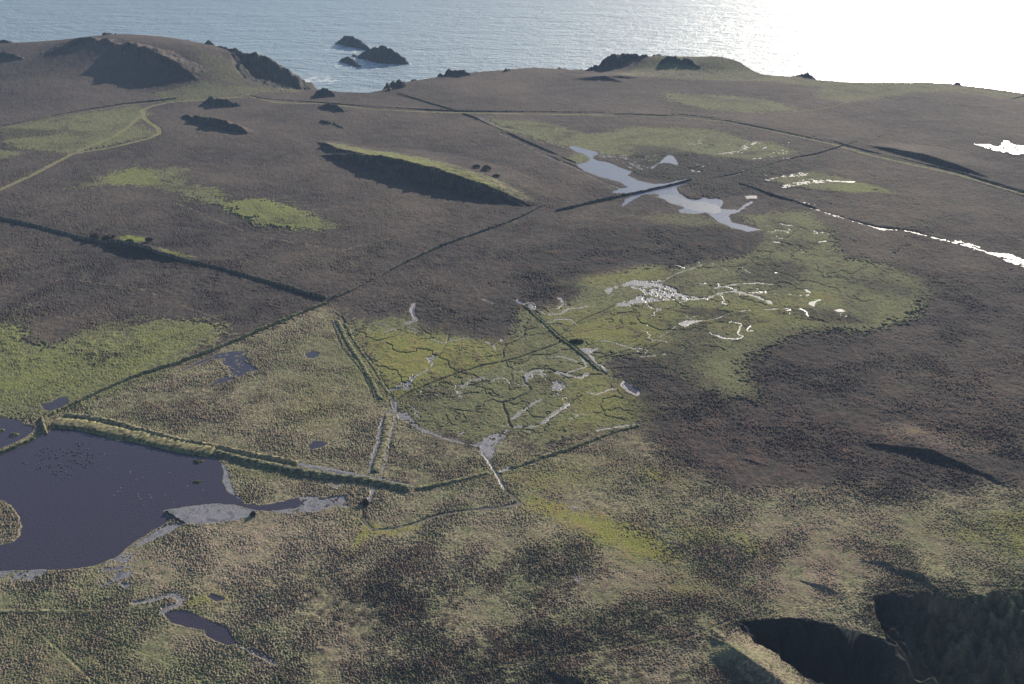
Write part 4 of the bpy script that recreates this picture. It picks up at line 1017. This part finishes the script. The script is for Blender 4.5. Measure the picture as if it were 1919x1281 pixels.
bank('sluice_wall','stub of wall standing at the pond outlet below the long wall','wall',[(79,782),(82,798),(85,813)],2.4,2.0,(.20,.19,.11),.3,None)
bank('breakwater','short line of boulders reaching from the mud into the large pond','breakwater',[(308,958),(320,965),(332,973),(345,980)],1.2,.9,(.10,.095,.08),.6,None)
GB = 'earth banks in the marsh'
bank('earth_bank','broad tussocky earth bank along the top of the large pond','bank',[(98,792),(150,796),(200,806),(250,817),(300,828),(350,839),(400,848)],11,1.5,(.24,.22,.12),.75,GB,steep=.7)
bank('earth_bank','narrow ridge of bank parallel to the long pond bank','bank',[(122,777),(170,783),(215,792),(270,808),(320,820),(380,833),(440,845),(500,857),(560,868)],4.6,1.5,(.27,.24,.14),.6,GB)
bank('earth_bank','dark lower bank running right to the wall corner','bank',[(400,848),(450,860),(500,870),(560,884),(620,893),(680,900),(720,907),(770,917)],6,1.6,(.17,.165,.10),.7,GB)
bank('earth_bank','bank from the corner up to the stream crossing','bank',[(778,916),(820,908),(860,899),(890,892),(918,885)],4.2,1.0,(.19,.18,.10),.4,GB)
bank('earth_bank','overgrown bank climbing right into the brown heath','bank',[(955,878),(1000,862),(1050,846),(1100,828),(1150,810),(1200,796)],3.4,.7,(.14,.14,.08),.5,GB)
bank('earth_bank','left ridge of the double bank in the middle','bank',[(632,600),(645,628),(660,652),(680,685),(700,718),(714,748)],3.6,.75,(.19,.19,.10),.4,GB)
bank('earth_bank','raised grassy strip between the two muddy channels above the long bank','bank',[(729,776),(724,800),(719,830),(710,860),(704,884)],5,.8,(.22,.20,.12),.4,GB)
bank('earth_bank','right ridge of the double bank in the middle','bank',[(646,606),(662,632),(680,660),(704,695),(722,728),(730,740)],2.6,.55,(.20,.20,.10),.4,GB)
bank('earth_bank','straight dark bank crossing the wet marsh','bank',[(984,572),(1000,588),(1020,606),(1045,630),(1075,650),(1100,672),(1125,694)],2.4,.45,(.12,.13,.07),.4,GB)
bank('earth_bank','low bank crossing the bottom left corner','bank',[(-60,1146),(60,1146),(160,1148),(240,1142),(300,1136)],4,.55,(.19,.18,.11),.4,GB)

# ------------------------------------------------------------ shrubs
MLEAF, t_, b_ = newmat('foliage')
_a = t_.nodes.new('ShaderNodeAttribute'); _a.attribute_name = 'Col'
t_.links.new(_a.outputs['Color'], b_.inputs['Base Color']); b_.inputs['Roughness'].default_value = .8
def shrub(name, label, px, py, wdt, dpt, hgt, base, group, n=900):
    (x, y), = P([(px, py)]); z = ground_z(x, y)
    root = D.objects.new(name, None); COL.objects.link(root); root.location = (x, y, z)
    tag(root, label, 'shrub', None, group)
    rg = np.random.default_rng(int(px*7+py))
    u = rg.normal(size=(n, 3)); u /= np.linalg.norm(u, axis=1)[:,None]; u[:,2] = np.abs(u[:,2])
    rr = rg.uniform(.55, 1.0, n)**.6
    lump = 1+.35*perlin((u[:,0]*5+px).astype(np.float32), (u[:,1]*5+u[:,2]*4).astype(np.float32), 1.6, 20)
    c = u*(rr*lump)[:,None]*np.array([wdt/2, dpt/2, hgt])
    s = rg.uniform(.18, .42, n)
    a = rg.normal(size=(n, 3)); a /= np.linalg.norm(a, axis=1)[:,None]
    b = np.cross(a, rg.normal(size=(n, 3))); b /= np.linalg.norm(b, axis=1)[:,None]
    co = np.stack([c-a*s[:,None]-b*s[:,None]*.6, c+a*s[:,None]-b*s[:,None]*.6, c+a*s[:,None]+b*s[:,None]*.6, c-a*s[:,None]+b*s[:,None]*.6], 1).reshape(-1, 3)
    q = np.arange(n*4).reshape(n, 4)
    cc = np.repeat(np.clip(np.array(base)*rg.uniform(.6, 1.5, (n, 1)), 0, 1), 4, 0)
    o = mesh_from('crown', co, q, MLEAF, cc, np.zeros(len(co)), smooth=False); o.parent = root
    # stems
    sc_, sq = [], []
    for k in range(5):
        ang = k*1.3; dx, dy = math.cos(ang)*wdt*.22, math.sin(ang)*dpt*.22
        for lv, (f, r_) in enumerate(((0, .14), (1, .05))):
            for e in range(5):
                sc_.append((dx*f+math.cos(e*1.257)*r_, dy*f+math.sin(e*1.257)*r_, -.3+f*hgt*.75))
        b0 = k*10
        for e in range(5): sq.append((b0+e, b0+(e+1) % 5, b0+5+(e+1) % 5, b0+5+e))
    o = mesh_from('stem', np.array(sc_), np.array(sq), MLEAF, np.tile([[.07,.05,.04]], (len(sc_), 1)), np.zeros(len(sc_))); o.parent = root
GS = 'scrub bushes by the left wall'
shrub('bramble_shrub','large russet bush on the dark wall at left','178 443'.split()[0] and 178,447,8,6,4.6,(.10,.065,.05),GS,1400)
shrub('bramble_shrub','dark green bush beside the russet one on the wall',200,450,9,6,4.2,(.05,.055,.04),GS,1400)
shrub('bramble_shrub','low round tan bush in the shadow below the wall',212,462,4,3.5,2.8,(.13,.11,.06),GS,700)
shrub('bramble_shrub','small dark bush in yellow grass above the wall, leftmost',212,444,3,3,1.6,(.05,.06,.04),GS,400)
shrub('bramble_shrub','dark bush under the yellow grass patch, middle',243,453,7,4,2.2,(.05,.06,.04),GS,700)
shrub('bramble_shrub','dark bush at the right end of the yellow grass patch',279,450,6,4,2.4,(.05,.06,.04),GS,700)
GS2 = 'dark bushes on the slope behind the long scarp'
shrub('gorse_shrub','dark bush on the slope above the scarp, largest of three',912,317,9,7,4.0,(.05,.055,.045),GS2,900)
shrub('gorse_shrub','dark straggling bush left of the largest on the scarp slope',893,313,8,5,2.6,(.05,.055,.045),GS2,700)
shrub('gorse_shrub','small dark bush low on the scarp slope',930,330,7,5,2.0,(.05,.055,.045),GS2,600)
GS3 = 'small bushes on the pond edge'
shrub('willow_shrub','dark bush at the corner of the two channels below the bank',684,943,4,3.4,2.2,(.05,.06,.035),GS3,700)
shrub('willow_shrub','small bush on the lower rim of the pond mud',474,964,2.6,2.2,1.6,(.06,.06,.035),GS3,400)
shrub('willow_shrub','low dark thicket in the marsh beside the straight bank',1080,640,10,5,1.6,(.045,.045,.04),None,900)
# tussock islets in the ponds
def islet(label, px, py, wdt, dpt, hgt, base):
    (x, y), = P([(px, py)])
    n, k = 14, 40
    co = [(0, 0, hgt)]
    for i in range(1, n+1):
        r_ = i/n
        for j in range(k):
            a = 2*math.pi*j/k
            rr = r_*(1+.22*math.sin(a*3+px)+.12*math.sin(a*7+py))
            co.append((math.cos(a)*rr*wdt/2, math.sin(a)*rr*dpt/2, hgt*(1-r_**2.2)-.12*(r_ > .97)))
    co = np.array(co, np.float32)
    nn = perlin(co[:,0]+px, co[:,1]+py, .9, 21)
    co[1:,2] += (np.abs(nn[1:])*.7-.1)*(1-np.repeat(np.arange(1, n+1)/n, k)**4)
    q = []
    for i in range(n-1):
        for j in range(k):
            a0 = 1+i*k+j; a1 = 1+i*k+(j+1) % k
            q.append((a0, a1, a1+k, a0+k))
    me_q = np.array(q)
    cap = np.array([(0, 1+j, 1+(j+1) % k, 0) for j in range(0, k)])
    o = mesh_from('grass_islet', co, me_q, MLAND, np.clip(np.tile([base], (len(co), 1))*(1+.6*nn[:,None]), .01, 1), np.zeros(len(co)))
    o.location = (x, y, WL-.05)
    tag(o, label, 'islet', None, 'tussock islets in the ponds')
islet('ragged dark tussock islet near the right end of the large pond, upper one', 371, 864, 5.5, 4.2, .8, (.10,.10,.06))
islet('small tussock islet in the large pond, lower one', 370, 902, 4.6, 2.6, .6, (.12,.12,.06))
islet('olive tussock islet in the pond behind the wall', 26, 814, 5.5, 4.5, .8, (.16,.15,.08))
islet('tussock islet cut by the left edge in the upper pond', 0, 806, 4.5, 4, .8, (.16,.16,.07))
islet('dark low tussock at the top right corner of the large pond', 393, 852, 5.5, 3, .6, (.09,.085,.06))

# ------------------------------------------------------------ birds
def bird_mesh(name, L, colr, head):
    # one continuous lofted body: tail, body, neck, head, bill
    rings = [(-.52,.03,.012,.10),(-.40,.10,.05,.08),(-.2,.20,.13,.07),(0,.24,.17,.07),(.2,.19,.15,.09),(.32,.10,.10,.17),(.36,.065,.075,.26),(.42,.075,.075,.33),(.50,.05,.045,.33),(.60,.015,.012,.315)]
    co, q, k = [], [], 8
    for (x, ry, rz, z) in rings:
        for j in range(k):
            a = 2*math.pi*j/k
            co.append((x*L, math.cos(a)*ry*L, (z+math.sin(a)*rz)*L))
    for i in range(len(rings)-1):
        for j in range(k): q.append((i*k+j, i*k+(j+1) % k, (i+1)*k+(j+1) % k, (i+1)*k+j))
    me = D.meshes.new(name); me.from_pydata(co, [], q+[tuple(range(k))[::-1], tuple(range((len(rings)-1)*k, len(rings)*k))])
    m, t, b = newmat(name+'_plumage'); b.inputs['Base Color'].default_value = (*colr, 1); b.inputs['Roughness'].default_value = .7
    m2, t, b = newmat(name+'_bill'); b.inputs['Base Color'].default_value = (*head, 1)
    me.materials.append(m); me.materials.append(m2)
    for p_ in me.polygons: p_.use_smooth = True; p_.material_index = 1 if p_.center[0] > .5*L else 0
    return me
me_c = bird_mesh('coot', .85, (.02,.02,.022), (.5,.45,.4))
me_g = bird_mesh('gull', .55, (.80,.80,.80), (.5,.35,.05))
zp = [(400,905),(428,890),(455,912),(458,862),(468,848),(485,842),(487,875),(470,962),(440,1005),(465,992),(415,1065),(452,1050),(460,1060),(497,940),(540,830),(580,822),(605,802),(560,890),(585,868),(563,933),(552,950),(530,1030),(565,1022),(553,1048),(597,1112),(605,1085),(630,1132),(640,1088),(640,855),(675,843),(628,908),(628,938),(652,938),(712,872),(712,915),(750,888),(780,835),(797,872),(825,873),(822,915),(850,915),(863,883),(887,870),(893,840),(905,893),(925,860),(945,843),(987,843),(852,782),(878,776),(885,795),(890,810),(928,782),(945,795),(988,888),(990,908),(990,932),(1043,913),(1035,943),(1093,970),(1008,975),(1010,990),(1040,1003),(975,962),(937,970),(908,925),(768,968),(797,972),(838,968),(865,968),(862,990),(832,1000),(870,1003),(908,1015),(935,1030),(968,1022),(742,1018),(768,1030),(812,1028),(810,1048),(672,1010),(658,1022),(690,1052),(727,1068),(735,1098),(685,1092),(768,1128),(812,1138),(722,1170),(775,1168),(710,1185),(258,995),(298,1008),(1135,882),(1205,895),(1290,898),(955,1050),(880,760+120)]
for i, (zx, zy) in enumerate(zp):
    x, y = PZ(zx*320/1916, 700+zy*214/1281)[:2]
    o = D.objects.new('coot', me_c); COL.objects.link(o); o.location = (x, y, WL-.05); o.rotation_euler = (0, 0, random.uniform(0, 6.28)); o.scale = (1.7,)*3
    tag(o, 'small dark waterbird floating in the flock on the large pond', 'bird', None, 'dark waterbirds on the large pond')
zg = [(677,765),(858,795),(862,812),(880,832),(965,795),(975,820),(920,855),(908,890),(785,590),(790,605),(640,800),(1100,795),(1080,440),(1230,385),(900,640),(1140,600),(560,430),(1300,720),(1440,755),(980,1115),(700,735),(1180,870),(600,560),(1340,960),(840,655)]
for i, (zx, zy) in enumerate(zg):
    x, y = PZ(80+zx*400/1919, 760+zy*267/1281)[:2]
    o = D.objects.new('gull', me_g); COL.objects.link(o); o.location = (x, y, WL-.05); o.rotation_euler = (0, 0, random.uniform(0, 6.28))
    tag(o, 'tiny white gull floating in the middle of the large pond', 'bird', None, 'white gulls on the large pond')

# ------------------------------------------------------------ haze
def haze():
    m = D.materials.new('haze'); m.use_nodes = True; t = m.node_tree
    t.nodes.remove(t.nodes['Principled BSDF'])
    v_ = t.nodes.new('ShaderNodeVolumePrincipled'); v_.inputs['Color'].default_value = (.50,.70,1.0,1); v_.inputs['Density'].default_value = .00007
    v_.inputs['Anisotropy'].default_value = .0
    t.links.new(v_.outputs[0], t.nodes['Material Output'].inputs['Volume'])
    x0, x1, y0, y1, z0, z1 = -11800, 11800, -900, 11800, -68, H+6
    co = np.array([(x, y, z) for z in (z0, z1) for y in (y0, y1) for x in (x0, x1)])
    q = np.array([(0,2,3,1),(4,5,7,6),(0,1,5,4),(2,6,7,3),(0,4,6,2),(1,3,7,5)])
    o = mesh_from('haze', co, q, m, smooth=False)
    tag(o, 'thin blue sea haze over the far heath and coast', 'haze', 'stuff')
haze()
print('done')
